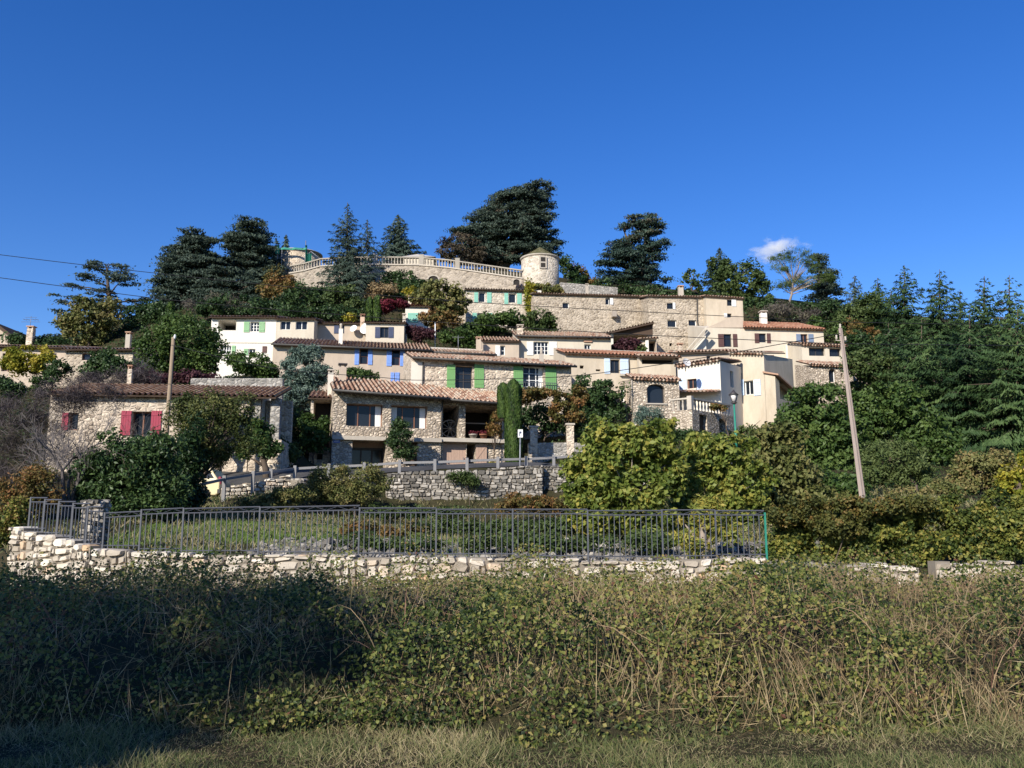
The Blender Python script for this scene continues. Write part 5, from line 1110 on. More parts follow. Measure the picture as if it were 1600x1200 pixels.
mx = nd.new('ShaderNodeMath'); mx.operation = 'MAXIMUM'; mx.inputs[1].default_value = 0; lk.new(ad.outputs[0], mx.inputs[0]); lk.new(mx.outputs[0], mu.inputs[0]); lk.new(mu.outputs[0], pv_.inputs['Density']); lk.new(pv_.outputs[0], nd['Material Output'].inputs['Volume']); me.materials.append(m)
M['lf_fluff'] = leaf_mat('lf_fluff', [(0,(.04,.06,.02)),(.25,(.12,.12,.03)),(.5,(.28,.14,.05)),(.75,(.32,.24,.17)),(1,(.40,.34,.28))], .3)
# ================================================================ trees on the skyline
M['lf_cedar_top'] = leaf_mat('lf_cedar_top', [(0,(.014,.030,.022)),(.33,(.030,.056,.042)),(.66,(.052,.086,.060)),(1,(.12,.085,.05))], .1)
cedar('cedar_tree', 'huge spreading dark cedar, the tallest tree on the hilltop', cedar_from_outline([(291,806,866),(300,768,870),(322,735,872),(345,724,874),(360,702,886),(376,692,890),(395,700,886),(414,710,800)], 22, 5, 12, 27), 108, 'lf_cedar', (785,440), dens=56, lead=[(775,312),(838,296),(735,340)], tr=.6, leaf=(.34,.16))
grow('cedar_tree', 'rounded rusty-brown cedar at the left foot of the huge cedar', [(718,385,32,30),(700,395,18,20),(745,400,22,16)], 104, 'lf_cedar_rust', (.34,.14), 70, 60, .8, .4)
cedar('cedar_tree', 'ragged cedar with a rusty top, right of the round tower', cedar_from_outline([(336,985,1032),(348,955,1038),(362,958,1042),(378,940,1044),(386,926,1048),(400,945,1044),(412,925,1048),(428,935,1046),(440,915,1048),(458,925,1050)], 24, 9, 10, 24, .08), 104, 'lf_cedar_top', (1000,470), dens=52, lead=[(1015,345),(975,360)], tr=.5, rust=375)
cedar('cedar_tree', 'lone open cedar with thin flat shelves, far left against the sky', [(170,411,34),(150,421,20),(196,426,22),(140,436,24),(203,447,34),(118,446,16),(165,456,30),(108,466,26),(212,462,26),(86,484,10),(228,474,16),(98,500,20),(185,482,40),(216,500,26),(84,524,18),(200,520,36),(120,520,30)], 97, 'lf_cedar', (168,560), dens=46, lead=[(166,415)], tr=.34, thick=.12, sub=4)
cedar('cedar_tree', 'broad dark cedar, leftmost of the dense group on the left', cedar_from_outline([(362,288,322),(378,266,348),(402,244,356),(438,234,366),(470,234,372),(512,226,350)], 20, 11, 11, 24), 94, 'lf_cedar', (300,520), dens=54, lead=[(300,372)], tr=.5, sub=6)
cedar('cedar_tree', 'dark cedar with a tilted top in the middle of the left group', cedar_from_outline([(350,370,420),(366,344,428),(400,336,440),(440,340,446),(488,330,446)], 20, 13, 11, 22), 97, 'lf_cedar', (388,500), dens=54, lead=[(395,358)], tr=.45, sub=6)
cedar('cedar_tree', 'low dark cedar filling the gap between the left cedars and the white house', cedar_from_outline([(418,318,372),(440,300,420),(465,290,440),(492,300,430)], 20, 23, 11, 22), 92, 'lf_cedar', (360,515), dens=54, tr=.4)
conifer('fir_tree', 'dark spire fir rising left of the tower under repair', 411, 343, 450, 44, 98, 'lf_cedar', .42, 11, spray=(.6,.14))
conifer('fir_tree', 'thin fir tip behind the scaffolding of the repaired tower', 447, 366, 420, 20, 104, 'lf_spruce', .45, 6, gapk=.2); conifer('fir_tree', 'small fir tip just left of the scaffolding', 432, 372, 420, 20, 103, 'lf_spruce', .45, 6, gapk=.2)
conifer('spruce_tree', 'tall pointed spruce standing in front of the castle balustrade', 543, 316, 466, 66, 91, 'lf_spruce', .45, 9, gapk=.06, spray=(.45,.10), power=.9, dens=18)
conifer('spruce_tree', 'sparse thin spruce between the two fuller spruces', 574, 343, 416, 44, 105, 'lf_spruce', .5, 6, gapk=.1, spray=(.6,.1))
conifer('spruce_tree', 'purple-grey cone-shaped spruce behind the castle balustrade', 622, 335, 416, 46, 105, 'lf_spruce', .38, 12, spray=(.6,.14), power=.85)
conifer('fir_tree', 'dark pointed fir behind the leafy oak on the right skyline', 1124, 386, 480, 42, 100, 'lf_spruce', .4, 11, spray=(.6,.14))
grow('oak_tree', 'full green oak behind the top right stone house', [(1132,422,26,24),(1168,440,36,34),(1125,450,26,26),(1188,462,22,26),(1150,470,36,20)], 96, 'lf_oak', (.34,.22), 110, 60, .85, .75, limbs=10, base=(1150,490))
grow('young_tree', 'small see-through tree between the ragged cedar and the oak', [(1080,430,16,16),(1090,445,10,10)], 95, 'lf_oak', (.3,.2), 18, 30, .55, .7, limbs=12, base=(1080,465), tr=.12)
grow('pine_tree', 'umbrella pine with bare pale branches and a thin crown', [(1240,404,38,16),(1220,420,22,14),(1266,416,24,14),(1294,434,22,10),(1256,440,36,14),(1225,446,18,12)], 97, 'lf_pine', (.34,.05), 90, 70, .8, .6, bark='bark_pale', limbs=46, base=(1232,490), tr=.14, shell=.2)
cedar('cedar_tree', 'dark cedar pressed against the umbrella pine', cedar_from_outline([(393,1266,1284),(408,1262,1290),(430,1270,1302),(455,1258,1316),(490,1245,1322)], 20, 17, 9, 20), 101, 'lf_cedar', (1288,500), dens=42, lead=[(1278,398)], tr=.4)
for a in [(1335,430,505,24,92,'lf_spruce','narrow near-black fir standing alone on the right skyline'),(1371,434,530,32,88,'lf_fir','dark fir right of the near-black fir'),(1392,452,540,26,86,'lf_fir','short fir tucked between two taller firs'),(1413,414,560,44,79,'lf_fir','tall thin-topped fir, first of the big right-hand group'),(1468,421,600,56,76,'lf_fir','tall fir with a bent top in the big right-hand group'),(1500,452,610,40,80,'lf_fir','shorter fir behind the bent-topped fir'),(1538,431,640,58,73,'lf_fir','broad bluish fir near the right edge'),(1577,430,650,58,70,'lf_fir','tallest fir at the right edge'),(1620,445,650,55,68,'lf_fir','fir cut by the right edge of the photo'),(1440,500,690,66,63,'lf_fir','low wide fir at the left foot of the right-hand group'),(1515,490,700,84,61,'lf_fir','wide dark fir with drooping skirts in front of the group'),(1590,485,700,86,58,'lf_fir','wide drooping fir in front at the right edge'),(1388,505,620,44,70,'lf_fir','small fir behind the leaning concrete pole')]:
    conifer('fir_tree', a[6], a[0], a[1], a[2], a[3]*1.5, a[4], a[5], .62, 9, .36, (.5,.11), 'firs on the right-hand slope', power=.74, gapk=.05, dens=19, shift=random.choice((-.25, -.15, 0, .12, .22)))
grow('pine_tree', 'reddish pale-trunked pine by the leaning concrete pole', [(1345,520,30,26),(1370,540,26,22),(1352,548,24,20)], 77, 'lf_autumn', (.3,.1), 46, 50, .8, .6, bark='bark_pale', limbs=10)
grow('tree', 'round green tree right of the leaning concrete pole', [(1348,568,32,26),(1382,588,34,28),(1420,600,26,22)], 65, 'lf_oak', (.26,.17), 90, 60, .75, .75)
grow('tree', 'dark shrubby tree right of the round green tree', [(1440,560,40,30),(1400,560,30,20),(1440,640,40,50),(1500,660,50,40)], 68, 'lf_dark', (.3,.17), 80, 60, .9, .75)
# scrub between the skyline trees and the houses
for (nm, lab, lobes, Y, mt, leaf, ncl, per, cr) in [
    ('tree', 'brown and red autumn tree below the repaired tower', [(428,438,22,22),(446,456,30,24),(420,460,22,22)], 90, 'lf_autumn', (.3,.18), 70, 60, .8),
    ('tree', 'dark evergreen clump under the left end of the castle wall', [(475,468,40,26),(505,462,30,18),(440,478,34,20)], 87, 'lf_dark', (.3,.18), 80, 60, .8),
    ('tree', 'bright green small tree in the dark scrub below the tall spruce', [(528,466,30,20),(550,474,22,16)], 84, 'lf_oak', (.28,.18), 50, 60, .7),
    ('shrub', 'dark scrub above the white house with green shutters', [(370,478,52,20),(330,482,26,14),(410,484,36,14)], 82, 'lf_dark', (.28,.17), 70, 60, .7),
    ('shrub', 'dark scrub above the shaded plaster house', [(470,488,36,14),(520,490,36,14),(560,488,22,14)], 80, 'lf_dark', (.28,.17), 60, 60, .7),
    ('shrub', 'brown twiggy scrub left of the dark scrub', [(318,478,38,14),(350,470,30,10)], 84, 'lf_brush', (.4,.05), 40, 50, .8),
    ('shrub', 'tiny lime green bush above the shaded plaster house', [(549,497,11,7)], 77, 'lf_yel', (.2,.14), 12, 40, .5),
    ('shrub', 'dark ivy mass on the castle wall left of the arched niche', [(650,448,26,16),(630,458,24,14),(612,452,14,8)], 91, 'lf_dark', (.28,.18), 60, 60, .7),
    ('shrub', 'pale pinkish dry bush under the castle wall', [(598,452,24,12),(585,462,16,10)], 89, 'lf_dry', (.3,.1), 36, 50, .6),
    ('tree', 'yellow-green spreading tree in front of the turquoise-shuttered house', [(690,458,44,20),(705,476,34,20),(665,470,26,16)], 83, 'lf_olive', (.30,.2), 90, 60, .75),
    ('shrub', 'yellow shrub left of the yellow-green tree', [(655,462,16,10),(640,455,12,8)], 86, 'lf_yel', (.26,.18), 20, 50, .6),
    ('shrub', 'reddish brown bush under the yellow-green tree', [(692,500,32,14),(672,496,16,12)], 79, 'lf_autumn', (.26,.17), 44, 60, .65),
    ('shrub', 'bright green bush above the striped tile roof', [(712,525,28,13),(735,532,18,12)], 75, 'lf_mid', (.24,.16), 44, 60, .6),
    ('shrub', 'maroon bush beside the cream house with navy shutters', [(656,522,24,12),(640,516,12,8)], 74.5, 'lf_maroon', (.24,.12), 44, 60, .55),
    ('hedge', 'dark green hedge below the turquoise-shuttered house', [(775,506,50,14),(745,516,26,12),(800,498,26,12)], 81, 'lf_mid', (.26,.18), 80, 60, .6),
    ('shrub', 'olive green bush at the left end of the long stone house', [(842,500,24,18),(850,515,22,14)], 81, 'lf_oak', (.26,.18), 50, 60, .6),
    ('creeper', 'yellowing creeper heaped on the wall under the round tower', [(850,452,32,10),(872,456,16,8),(835,450,14,8)], 88, 'lf_olive', (.24,.18), 50, 50, .5),
    ('creeper', 'narrow column of yellow-green creeper between two upper houses', [(829,470,8,24),(826,450,8,10)], 86.4, 'lf_yel', (.24,.17), 34, 50, .5),
    ('tree', 'dark leafy tree hugging the right side of the round tower', [(888,420,16,22),(898,436,16,14)], 99, 'lf_dark', (.3,.18), 36, 60, .7),
    ('tree', 'small russet tree between the round tower and the ragged cedar', [(912,432,14,14),(930,444,18,10),(902,418,8,8)], 101, 'lf_autumn', (.3,.18), 24, 50, .6),
    ('shrub', 'dark scrub behind the upper row of houses', [(960,446,30,10),(1000,452,30,8),(1060,456,24,7)], 97, 'lf_dark', (.28,.18), 40, 50, .7),
    ('shrub', 'dark scrub beneath the oak and the umbrella pine', [(1190,482,26,20),(1240,486,40,16),(1300,490,34,20)], 90, 'lf_dark', (.28,.18), 80, 60, .8),
    ('shrub', 'brown twiggy bush behind the orange roof', [(1215,484,30,12),(1258,492,22,10)], 86, 'lf_brush', (.4,.06), 40, 50, .8),
    ('shrub', 'bright lime bush behind the right end of the orange roof', [(1278,502,14,9),(1318,535,12,12),(1310,520,12,10)], 81, 'lf_mid', (.26,.18), 26, 50, .6),
    ('creeper', 'crimson creeper over a pergola beside the small white house', [(612,476,30,7),(596,482,14,8),(630,474,12,5)], 79.5, 'lf_red', (.24,.18), 46, 50, .45),
    ('creeper', 'dark maroon creeper under the slanting porch roof', [(980,540,24,12),(965,548,14,10)], 74.6, 'lf_maroon', (.22,.16), 44, 50, .45),
    ('shrub', 'small green bush in front of the slanting porch', [(1003,545,8,10)], 74, 'lf_mid', (.2,.14), 12, 40, .4),
    ('tree', 'dark tree band under the left cedars, nearer the left', [(215,500,26,30),(245,490,24,24),(190,530,30,22),(110,540,40,14)], 90, 'lf_dark', (.3,.18), 110, 60, .85),
    ('tree', 'dark shrubs on the slope left of the leafy green tree', [(70,540,30,14),(30,530,20,10),(215,550,20,24),(205,580,20,14)], 74, 'lf_dark', (.28,.17), 80, 60, .7),
    ('shrub', 'dark thicket filling the slope under the ragged cedar', [(900,452,30,9),(1030,462,40,8),(1090,462,30,8)], 93, 'lf_dark', (.28,.17), 60, 50, .6),
    ('tree', 'mid green trees behind the right end of the cream house', [(1330,500,30,24),(1300,520,26,18),(1360,480,26,20)], 86, 'lf_oak', (.3,.19), 100, 60, .8),
    ('tree', 'dark green thicket behind the small chapel-like house', [(1345,540,24,22),(1330,560,16,18),(1390,540,30,30),(1360,600,30,20)], 74, 'lf_dark', (.28,.17), 100, 60, .7),
    ('shrub', 'scrubby bank below the tall sandy house', [(1180,680,44,14),(1235,665,28,22),(1150,690,30,12)], 55, 'lf_oak', (.2,.13), 90, 60, .5),
    ('hedge', 'scrub between the road and the fig trees', [(1000,725,50,20),(1070,720,46,22),(950,720,40,16)], 40, 'lf_dark', (.17,.1), 150, 60, .5),
    ('shrub', 'dark green shrubs against the castle wall right of the tall spruce', [(610,440,24,16),(636,436,22,14),(575,455,20,12)], 92.5, 'lf_dark', (.28,.18), 50, 60, .7),
    # left side
    ('tree', 'round yellow-green tree under the lone open cedar', [(145,492,46,34),(140,515,44,26),(110,510,22,22)], 86, 'lf_olive', (.32,.2), 120, 60, .85),
    ('tree', 'leafy green tree left of the white house', [(287,540,62,46),(248,556,34,36),(318,560,38,32),(280,508,36,20),(330,545,20,30)], 62, 'lf_mid', (.22,.14), 210, 60, .65),
    ('shrub', 'bright yellow bush in front of the long low house', [(45,562,36,24),(22,568,18,18),(72,570,22,18)], 63, 'lf_yel', (.22,.15), 70, 60, .5),
    ('shrub', 'dark shrub right of the yellow bush', [(92,576,20,14),(80,590,20,10)], 62, 'lf_dark', (.2,.13), 30, 60, .5),
    ('shrub', 'dark green shrub before the stone annexe', [(165,560,30,18),(180,575,30,14),(150,580,20,14)], 60, 'lf_dark', (.22,.14), 60, 60, .6),
    ('shrub', 'clipped green bush in the twiggy scrub on the left', [(58,602,9,12)], 55, 'lf_mid', (.16,.1), 14, 60, .35),
    ('shrub', 'low dark bush at the left edge below the yellow bush', [(20,606,20,14),(5,600,12,10)], 54, 'lf_dark', (.2,.13), 30, 60, .5),
    ('hedge', 'maroon hedge behind the red-shuttered house roof', [(250,592,36,10),(300,590,36,9),(225,584,16,10)], 51, 'lf_maroon', (.18,.1), 60, 60, .4),
    ('shrub', 'green shrub right of the white house, above the terrace wall', [(392,568,34,20),(365,560,14,14),(418,580,24,12)], 58, 'lf_mid', (.2,.13), 70, 60, .5),
    ('tree', 'grey-green bushy conifer between the left and central houses', [(475,578,36,38),(465,615,32,28),(495,600,18,32),(478,552,24,14)], 56, 'lf_blue', (.22,.07), 300, 60, .42),
    ('shrub', 'climbing bush behind the dark chimney of the roadside house', [(565,588,34,12),(548,582,22,8),(585,596,18,8)], 59, 'lf_mid', (.18,.12), 46, 60, .4),
    ('shrub', 'grey-green rounded shrub beside the guard rail', [(438,706,32,20),(425,690,20,14)], 45, 'lf_oak', (.16,.09), 70, 60, .4),
    ('shrub', 'green vine bush at the left wall of the roadside house', [(492,682,20,28),(480,660,14,14),(505,660,12,12)], 49.4, 'lf_mid', (.17,.12), 60, 60, .4),
    ('shrub', 'dark shrub in the gap left of the gate porch', [(455,660,26,26),(425,668,22,16),(465,690,26,20)], 51, 'lf_dark', (.18,.11), 80, 60, .5),
    ('shrub', 'dark glossy climber covering the middle of the roadside house', [(625,688,20,28),(622,665,14,12),(632,705,18,12)], 48.6, 'lf_dark', (.16,.07), 80, 60, .38),
    ('shrub', 'climbing plant on the right pillar of the loggia', [(776,660,9,22),(770,672,10,12)], 51.4, 'lf_autumn', (.15,.1), 30, 50, .3),
    ('shrub', 'small yellow plant at the foot of the plank doors', [(768,727,9,5)], 49, 'lf_yel', (.13,.08), 10, 40, .25),
    ('vine', 'russet and green vine canopy right of the twin cypress', [(845,615,42,7),(885,630,26,18),(830,622,24,8),(872,648,18,12),(898,650,14,16),(905,620,12,14)], 52.4, 'lf_autumn', (.18,.14), 80, 60, .42),
    ('vine', 'dark shaded vines hanging behind the terrace pillars', [(845,655,40,24),(890,660,24,18)], 54.4, 'lf_dark', (.18,.13), 70, 60, .5),
    ('tree', 'dark tree in shade right of the green-shuttered house', [(915,598,24,22),(945,612,34,20),(925,640,40,34),(960,650,26,26),(905,625,20,34),(935,680,50,20)], 57, 'lf_dark', (.2,.13), 150, 60, .5),
    ('shrub', 'grey olive bush under the wide arched window', [(1012,652,26,16),(1030,660,18,10)], 54.5, 'lf_blue', (.18,.05), 50, 60, .45),
    ('hedge', 'clipped dark hedge left of the terrace doors', [(1040,680,34,14),(1075,684,22,12)], 51.5, 'lf_dark', (.16,.1), 60, 60, .4),
    ('shrub', 'potted pinkish plants along the terrace balustrade', [(1118,636,14,4),(1138,640,10,5)], 54.4, 'lf_autumn', (.15,.1), 16, 40, .25),
    ('shrub', 'green shrub by the chapel-like stone house', [(1345,608,26,14),(1300,610,26,12)], 67, 'lf_oak', (.2,.14), 40, 60, .5)]:
    grow(nm, lab, lobes, Y, mt, leaf, int(ncl*1.15), per, cr, .75, cat=nm.replace('_', ' '), limbs=7, tr=.12 if nm == 'tree' else .05)
for (cx, yt, yb, hw, Y, lab) in [(577,466,504,5.5,79,'left one of two clipped slim cypresses beside the crimson creeper'),(589,463,504,6,79,'right one of two clipped slim cypresses beside the crimson creeper'),(264,474,520,6,66,'dark slim cypress behind the leafy green tree')]: column('cypress', lab, cx, yt, yb, hw, Y, 'lf_cypress', 900, (.4,.12))
column('cypress', 'tall bright green cypress column in front of the central house', 802, 594, 722, 14, 49.2, n=9000, leaf=(.22,.04)); column('cypress', 'shorter cypress column merged with the left side of the tall one', 786, 599, 652, 9, 49.4, n=3600, leaf=(.2,.04))

# ================================================================ middle ground, right
grow('walnut_tree', 'dense dark green tree below the lean-to porch house', [(1275,640,58,46),(1238,690,42,44),(1306,685,44,48),(1262,735,50,44),(1322,740,36,50)], 46, 'lf_mid', (.24,.15), 380, 60, .62, .75, base=(1275,785), tr=.22, limbs=14, shift=.12)
grow('walnut_tree', 'dense dark green tree right of the leaning concrete pole', [(1392,630,50,38),(1430,665,46,40),(1368,670,34,36),(1460,700,44,34),(1345,640,24,34)], 49, 'lf_mid', (.24,.15), 290, 60, .62, .75, base=(1395,760), tr=.22, limbs=10, shift=.1)
grow('shrub', 'rounded yellow-green shrub right of the leaning concrete pole', [(1398,722,56,36),(1370,745,36,30),(1430,750,40,26)], 39, 'lf_oak', (.15,.06), 260, 60, .38, .9, cat='shrub', shift=.38)
grow('shrub', 'brownish yellow shrub near the right edge, in front of the firs', [(1535,730,46,28),(1565,745,40,28),(1510,750,30,22)], 36, 'lf_olive', (.14,.09), 170, 60, .4, .8, base=(1530,780), limbs=12, cat='shrub', shift=.25)
grow('shrub', 'lime yellow bush cut by the right edge', [(1592,765,30,34),(1610,735,24,26)], 33, 'lf_yel', (.15,.1), 70, 60, .4, .8, cat='shrub')
grow('shrub', 'low brown brush between the pole and the yellow shrub', [(1480,765,40,18),(1430,775,40,14),(1390,776,36,12)], 34, 'lf_olive', (.12,.06), 90, 60, .35, .7, cat='shrub', shift=.1)
grow('fig_tree', 'large yellow-green fig tree leaning over the iron fence', [(962,708,62,54),(1022,692,42,40),(918,745,46,44),(990,772,66,48),(935,800,54,40),(1012,820,50,38),(1050,740,24,40)], 26.5, 'lf_fig', (.165,.115), 900, 24, .27, .8, base=(985,866), bark='bark_pale', limbs=34, tr=.10, shell=.5)
grow('fig_tree', 'yellow-green fig tree right of the large one, lighter and looser', [(1098,708,38,36),(1142,710,42,38),(1160,760,50,44),(1102,772,52,40),(1075,800,34,30),(1140,800,50,26)], 28.5, 'lf_fig', (.165,.115), 640, 24, .27, .8, base=(1120,850), bark='bark_pale', limbs=26, tr=.1, shell=.5)
grow('fig_tree', 'greener fig tree under the dense dark green tree', [(1200,720,48,48),(1235,755,48,44),(1190,775,48,40),(1270,780,46,30),(1220,690,34,30)], 31, 'lf_olive', (.19,.13), 330, 40, .42, .75, base=(1205,840), bark='bark_pale', limbs=16, tr=.1, shift=.0)
grow('shrub', 'drooping yellow and orange shrub growing through the iron fence', [(1092,815,34,34),(1085,845,28,22),(1135,825,30,24),(1108,790,24,20)], 21.6, 'lf_fig', (.19,.05), 90, 30, .3, 1.0, base=(1095,872), cat='shrub', bark='bark_pale', shift=.25, drop=.5)
grow('shrub', 'dark green undergrowth behind the hedge, left of the leaning pole', [(1290,768,50,32),(1330,765,26,32),(1240,800,40,20)], 33, 'lf_mid', (.17,.11), 170, 60, .4, .8, cat='shrub')
grow('creeper', 'orange-brown creeper with fluffy seed heads on top of the hedge', [(1225,800,34,22),(1275,800,40,24),(1330,795,36,20),(1385,790,30,16),(1300,820,50,18),(1440,788,40,12)], 21.3, 'lf_fluff', (.075,.055), 330, 44, .17, .9, cat='creeper', limbs=0, tr=.02, dk=.5, tk=.42)
grow('hedge', 'overgrown mixed hedge of vines and brambles on the right', [(1232,830,40,34),(1290,835,56,36),(1360,835,56,40),(1430,830,56,46),(1500,825,56,48),(1570,822,56,50),(1640,822,40,50),(1250,868,60,22),(1340,868,50,20),(1430,868,50,18),(1530,862,60,18)], 21.9, 'lf_hedge', (.095,.07), 1500, 56, .22, .9, cat='hedge', limbs=0, tr=.03, shell=.45, dk=.55, tk=.74)
# ================================================================ middle ground, left
bare_tree('bare_tree', 'grey leafless tree in front of the red-shuttered house', (103,790), 28, 4.6, 1.05, 4, seed=4, r0=.13, stems=2)
bare_tree('bare_tree', 'smaller leafless grey tree at the far left', (40,780), 31, 4.4, 1.1, 4, seed=8, r0=.05, stems=2)
bare_tree('bare_tree', 'leafless twiggy tree behind the other two bare trees', (165,740), 36, 4.3, 1.1, 4, seed=12, r0=.05, stems=2)
grow('shrub', 'mauve-grey leafless scrub at the left edge', [(25,660,50,60),(70,640,60,50),(20,720,46,40),(150,620,50,26),(100,690,50,46)], 38, 'lf_twig', (.42,.018), 150, 70, .7, .9, cat='shrub', limbs=20, tr=.04)
grow('shrub', 'mauve twigs over the roof edge of the red-shuttered house', [(190,590,46,14),(140,600,40,20),(230,586,26,14)], 49, 'lf_twig', (.42,.022), 60, 70, .6, .9, cat='shrub', limbs=14, tr=.03)
grow('shrub', 'brown and yellow brush below the mauve scrub, far left', [(25,770,44,30),(60,750,30,26),(10,810,34,30),(70,780,30,24)], 27, 'lf_autumn', (.11,.05), 130, 60, .36, .8, cat='shrub')
grow('shrub', 'green and brown brush left of the wall end', [(10,825,30,24),(28,800,18,22),(-10,850,30,24),(20,850,20,14)], 23.6, 'lf_hedge', (.09,.05), 150, 50, .26, .9, cat='shrub', limbs=4, tr=.02, tk=.9)
grow('laurel', 'big glossy dark laurel behind the stepped part of the fence', [(205,730,66,52),(240,705,40,34),(165,755,50,44),(255,765,42,40),(150,785,44,30),(205,785,60,28)], 28.5, 'lf_dark', (.15,.07), 420, 60, .42, .8, base=(210,830), cat='shrub', limbs=10, shift=.15)
grow('tree', 'dark-trunked tree with thin foliage between the laurel and the car', [(330,640,50,32),(372,640,28,32),(300,680,30,60),(345,685,48,34),(290,645,30,34),(390,692,24,20),(325,715,34,24)], 32.5, 'lf_olive', (.12,.055), 330, 44, .34, .85, base=(297,815), tr=.17, limbs=34, shift=-.3)
grow('tree', 'ivy-dark bush filling the space under the dark-trunked tree', [(288,735,26,60),(300,700,20,50),(285,785,34,34)], 31, 'lf_dark', (.13,.08), 190, 60, .4, .8, base=(290,825), shift=-.2)
grow('creeper', 'ivy hanging on the right part of the red-shuttered house', [(320,650,40,26),(355,640,24,18),(345,668,26,14)], 41.2, 'lf_olive', (.15,.1), 110, 60, .36, .8, cat='creeper', shift=-.25, dk=.3)
grow('shrub', 'dark bush at the right end of the red-shuttered house', [(402,678,24,22),(420,700,22,18),(380,705,14,12)], 40.5, 'lf_mid', (.15,.1), 80, 60, .4, .8, cat='shrub', shift=-.2)
grow('olive_tree', 'bushy yellow-green olive tree below the guard rail', [(520,752,46,24),(575,750,36,24),(545,770,50,20),(495,765,26,18)], 36.2, 'lf_olive', (.12,.05), 220, 60, .36, .8, base=(557,812), bark='bark', tr=.09, limbs=20)
for lab, lobes, Y, mt, n in [('weeds and brush below the short rubble wall', [(440,778,40,18),(410,790,50,14),(470,770,20,16)], 34.5, 'lf_olive', 110), ('tufts of yellow and red weeds at the foot of the retaining wall', [(820,785,44,16),(860,790,34,14),(790,792,26,10)], 35.5, 'lf_autumn', 110), ('green weeds at the left foot of the retaining wall', [(640,800,40,10),(700,800,40,10),(600,800,30,12)], 35, 'lf_oak', 80), ('low weeds growing through the rubble heap', [(560,846,40,14),(640,850,60,12),(760,846,60,14),(860,850,60,14),(950,848,50,16),(1020,845,50,16)], 22.4, 'lf_oak', 130), ('wild bush hanging down the middle of the retaining wall', [(720,745,22,8),(735,752,14,8)], 38.4, 'lf_oak', 40), ('bramble tangle in the garden behind the rubble heap', [(700,822,60,12),(800,824,60,12),(880,826,50,14)], 27, 'lf_oak', 120), ('rust red weeds in the garden left of the rubble heap', [(560,830,30,14),(610,835,26,10),(640,826,20,10)], 26, 'lf_autumn', 70)]:
    grow('shrub', lab, lobes, Y, mt, (.12,.06), n, 50, .3, .7, cat='weeds', limbs=6, tr=.02)

# ================================================================ ground cover, brambles, grass
def field(x, y, sc, seed): return np.array([noise.noise(Vector((a*sc, b*sc, seed))) for a, b in zip(x, y)])
def stuff(o, label): return tag(o, label, None, None, 'stuff')
n = 90000; Y = 23+75*RNG.random(n)**.8; X = (RNG.random(n)*2-1)*(10+Y*.66); keep = ~((Y > 36.5) & (Y < 50) & (X > -17) & (X < 13.5)); X, Y = X[keep], Y[keep]
Z = hz_arr(X, Y); f = field(X, Y, .22, 3.1); hgt = np.clip(.15+.5*f, .04, .6)*RNG.random(len(X)); sz = .05+.0028*Y
stuff(leaf_mesh('undergrowth', np.stack([X, Y, Z+hgt], 1), sz*(.7+.6*RNG.random(len(X))), sz*.5, M['lf_dark'], None, RNG.normal(size=(len(X), 3))*.6+np.array([0, -.2, .7]), None, .35+.7*field(X, Y, .5, 9)+RNG.normal(size=len(X))*.2), 'low scrub and ground cover over the hillside')
def blades(name, X, Y, Z, H, W, mat, lean, label, tint=None):
    n = len(X); D = np.stack([RNG.normal(size=n)*lean, RNG.normal(size=n)*lean, np.ones(n)], 1); D = unit(D); H = np.asarray(H)
    C = np.stack([X, Y, Z], 1)+D*(H*.45)[:, None]; N = RNG.normal(size=(n, 3))*.5+np.array([0, -1, .3])
    return stuff(leaf_mesh(name, C, H, W, M[mat], None, N, D, tint, .05), label)
n = 20000; X = RNG.uniform(-11, 2, n); Y = RNG.uniform(20.4, 30, n); k = field(X, Y, .4, 1.7) > -.25; X, Y = X[k], Y[k]
blades('lawn', X, Y, hz_arr(X, Y), .10+.12*RNG.random(len(X)), .022, 'lf_lawn', .4, 'bright green grass on the slope behind the fence')
n = 60000; X = RNG.uniform(-13, 16, n); Y = RNG.uniform(22.5, 39, n); k = RNG.random(n) < np.clip(.6+1.4*field(X, Y, .5, 61.), .08, 1); X, Y = X[k], Y[k]
blades('meadow_grass', X, Y, hz_arr(X, Y), .10+.22*RNG.random(len(X)), .02, 'lf_grass', .5, 'dry green grass on the garden slope below the road')
# bramble bank
def bank_top(x, y): return hz_arr(x, y)
n = 250000; X = RNG.uniform(-13.5, 14.5, n); Y = 7.8+11.4*RNG.random(n)**1.9; Y = Y-bank_off(X)*np.clip((12-Y)/3, 0, 1); f1 = field(X, Y, .85, .3); f2 = field(X, Y, 2.1, 4.4); f3 = field(X, Y, .3, 8.8)
rightdry = np.clip((X-6.0-(Y-8)*.0)/3, 0, 1)*np.clip((Y-12.5)/2.5, 0, 1); edge = np.clip((Y+bank_off(X)-7.7)/.5, 0, 1)
keep = RNG.random(n) < np.clip(.74+1.25*f1+1.0*f2, .16, 1)*(1-.55*np.clip(field(X, Y, .33, 40.)*2.2-.1, 0, 1))*(1-.85*rightdry)*(.25+.75*edge); X, Y, f1, f2, f3 = X[keep], Y[keep], f1[keep], f2[keep], f3[keep]; n = len(X)
H = np.clip(.32+.75*f1+.42*f2+.25*field(X, Y, .4, 17.), .10, .95)*np.clip((Y+bank_off(X)-7.6)/.7, .25, 1)*np.clip((19.4-Y)/4, .14, 1); Z = hz_arr(X, Y)+H*(1-RNG.random(n)**2*.9)
stuff(leaf_mesh('brambles', np.stack([X, Y, Z], 1), .030+.036*RNG.random(n), .022+.024*RNG.random(n), M['lf_bramble'], None, RNG.normal(size=(n, 3))*.55+np.array([-.1, -.5, .6]), None, .36+.4*f3+.25*f2+RNG.normal(size=n)*.24, .25), 'tangle of green and yellowing brambles covering the bank')
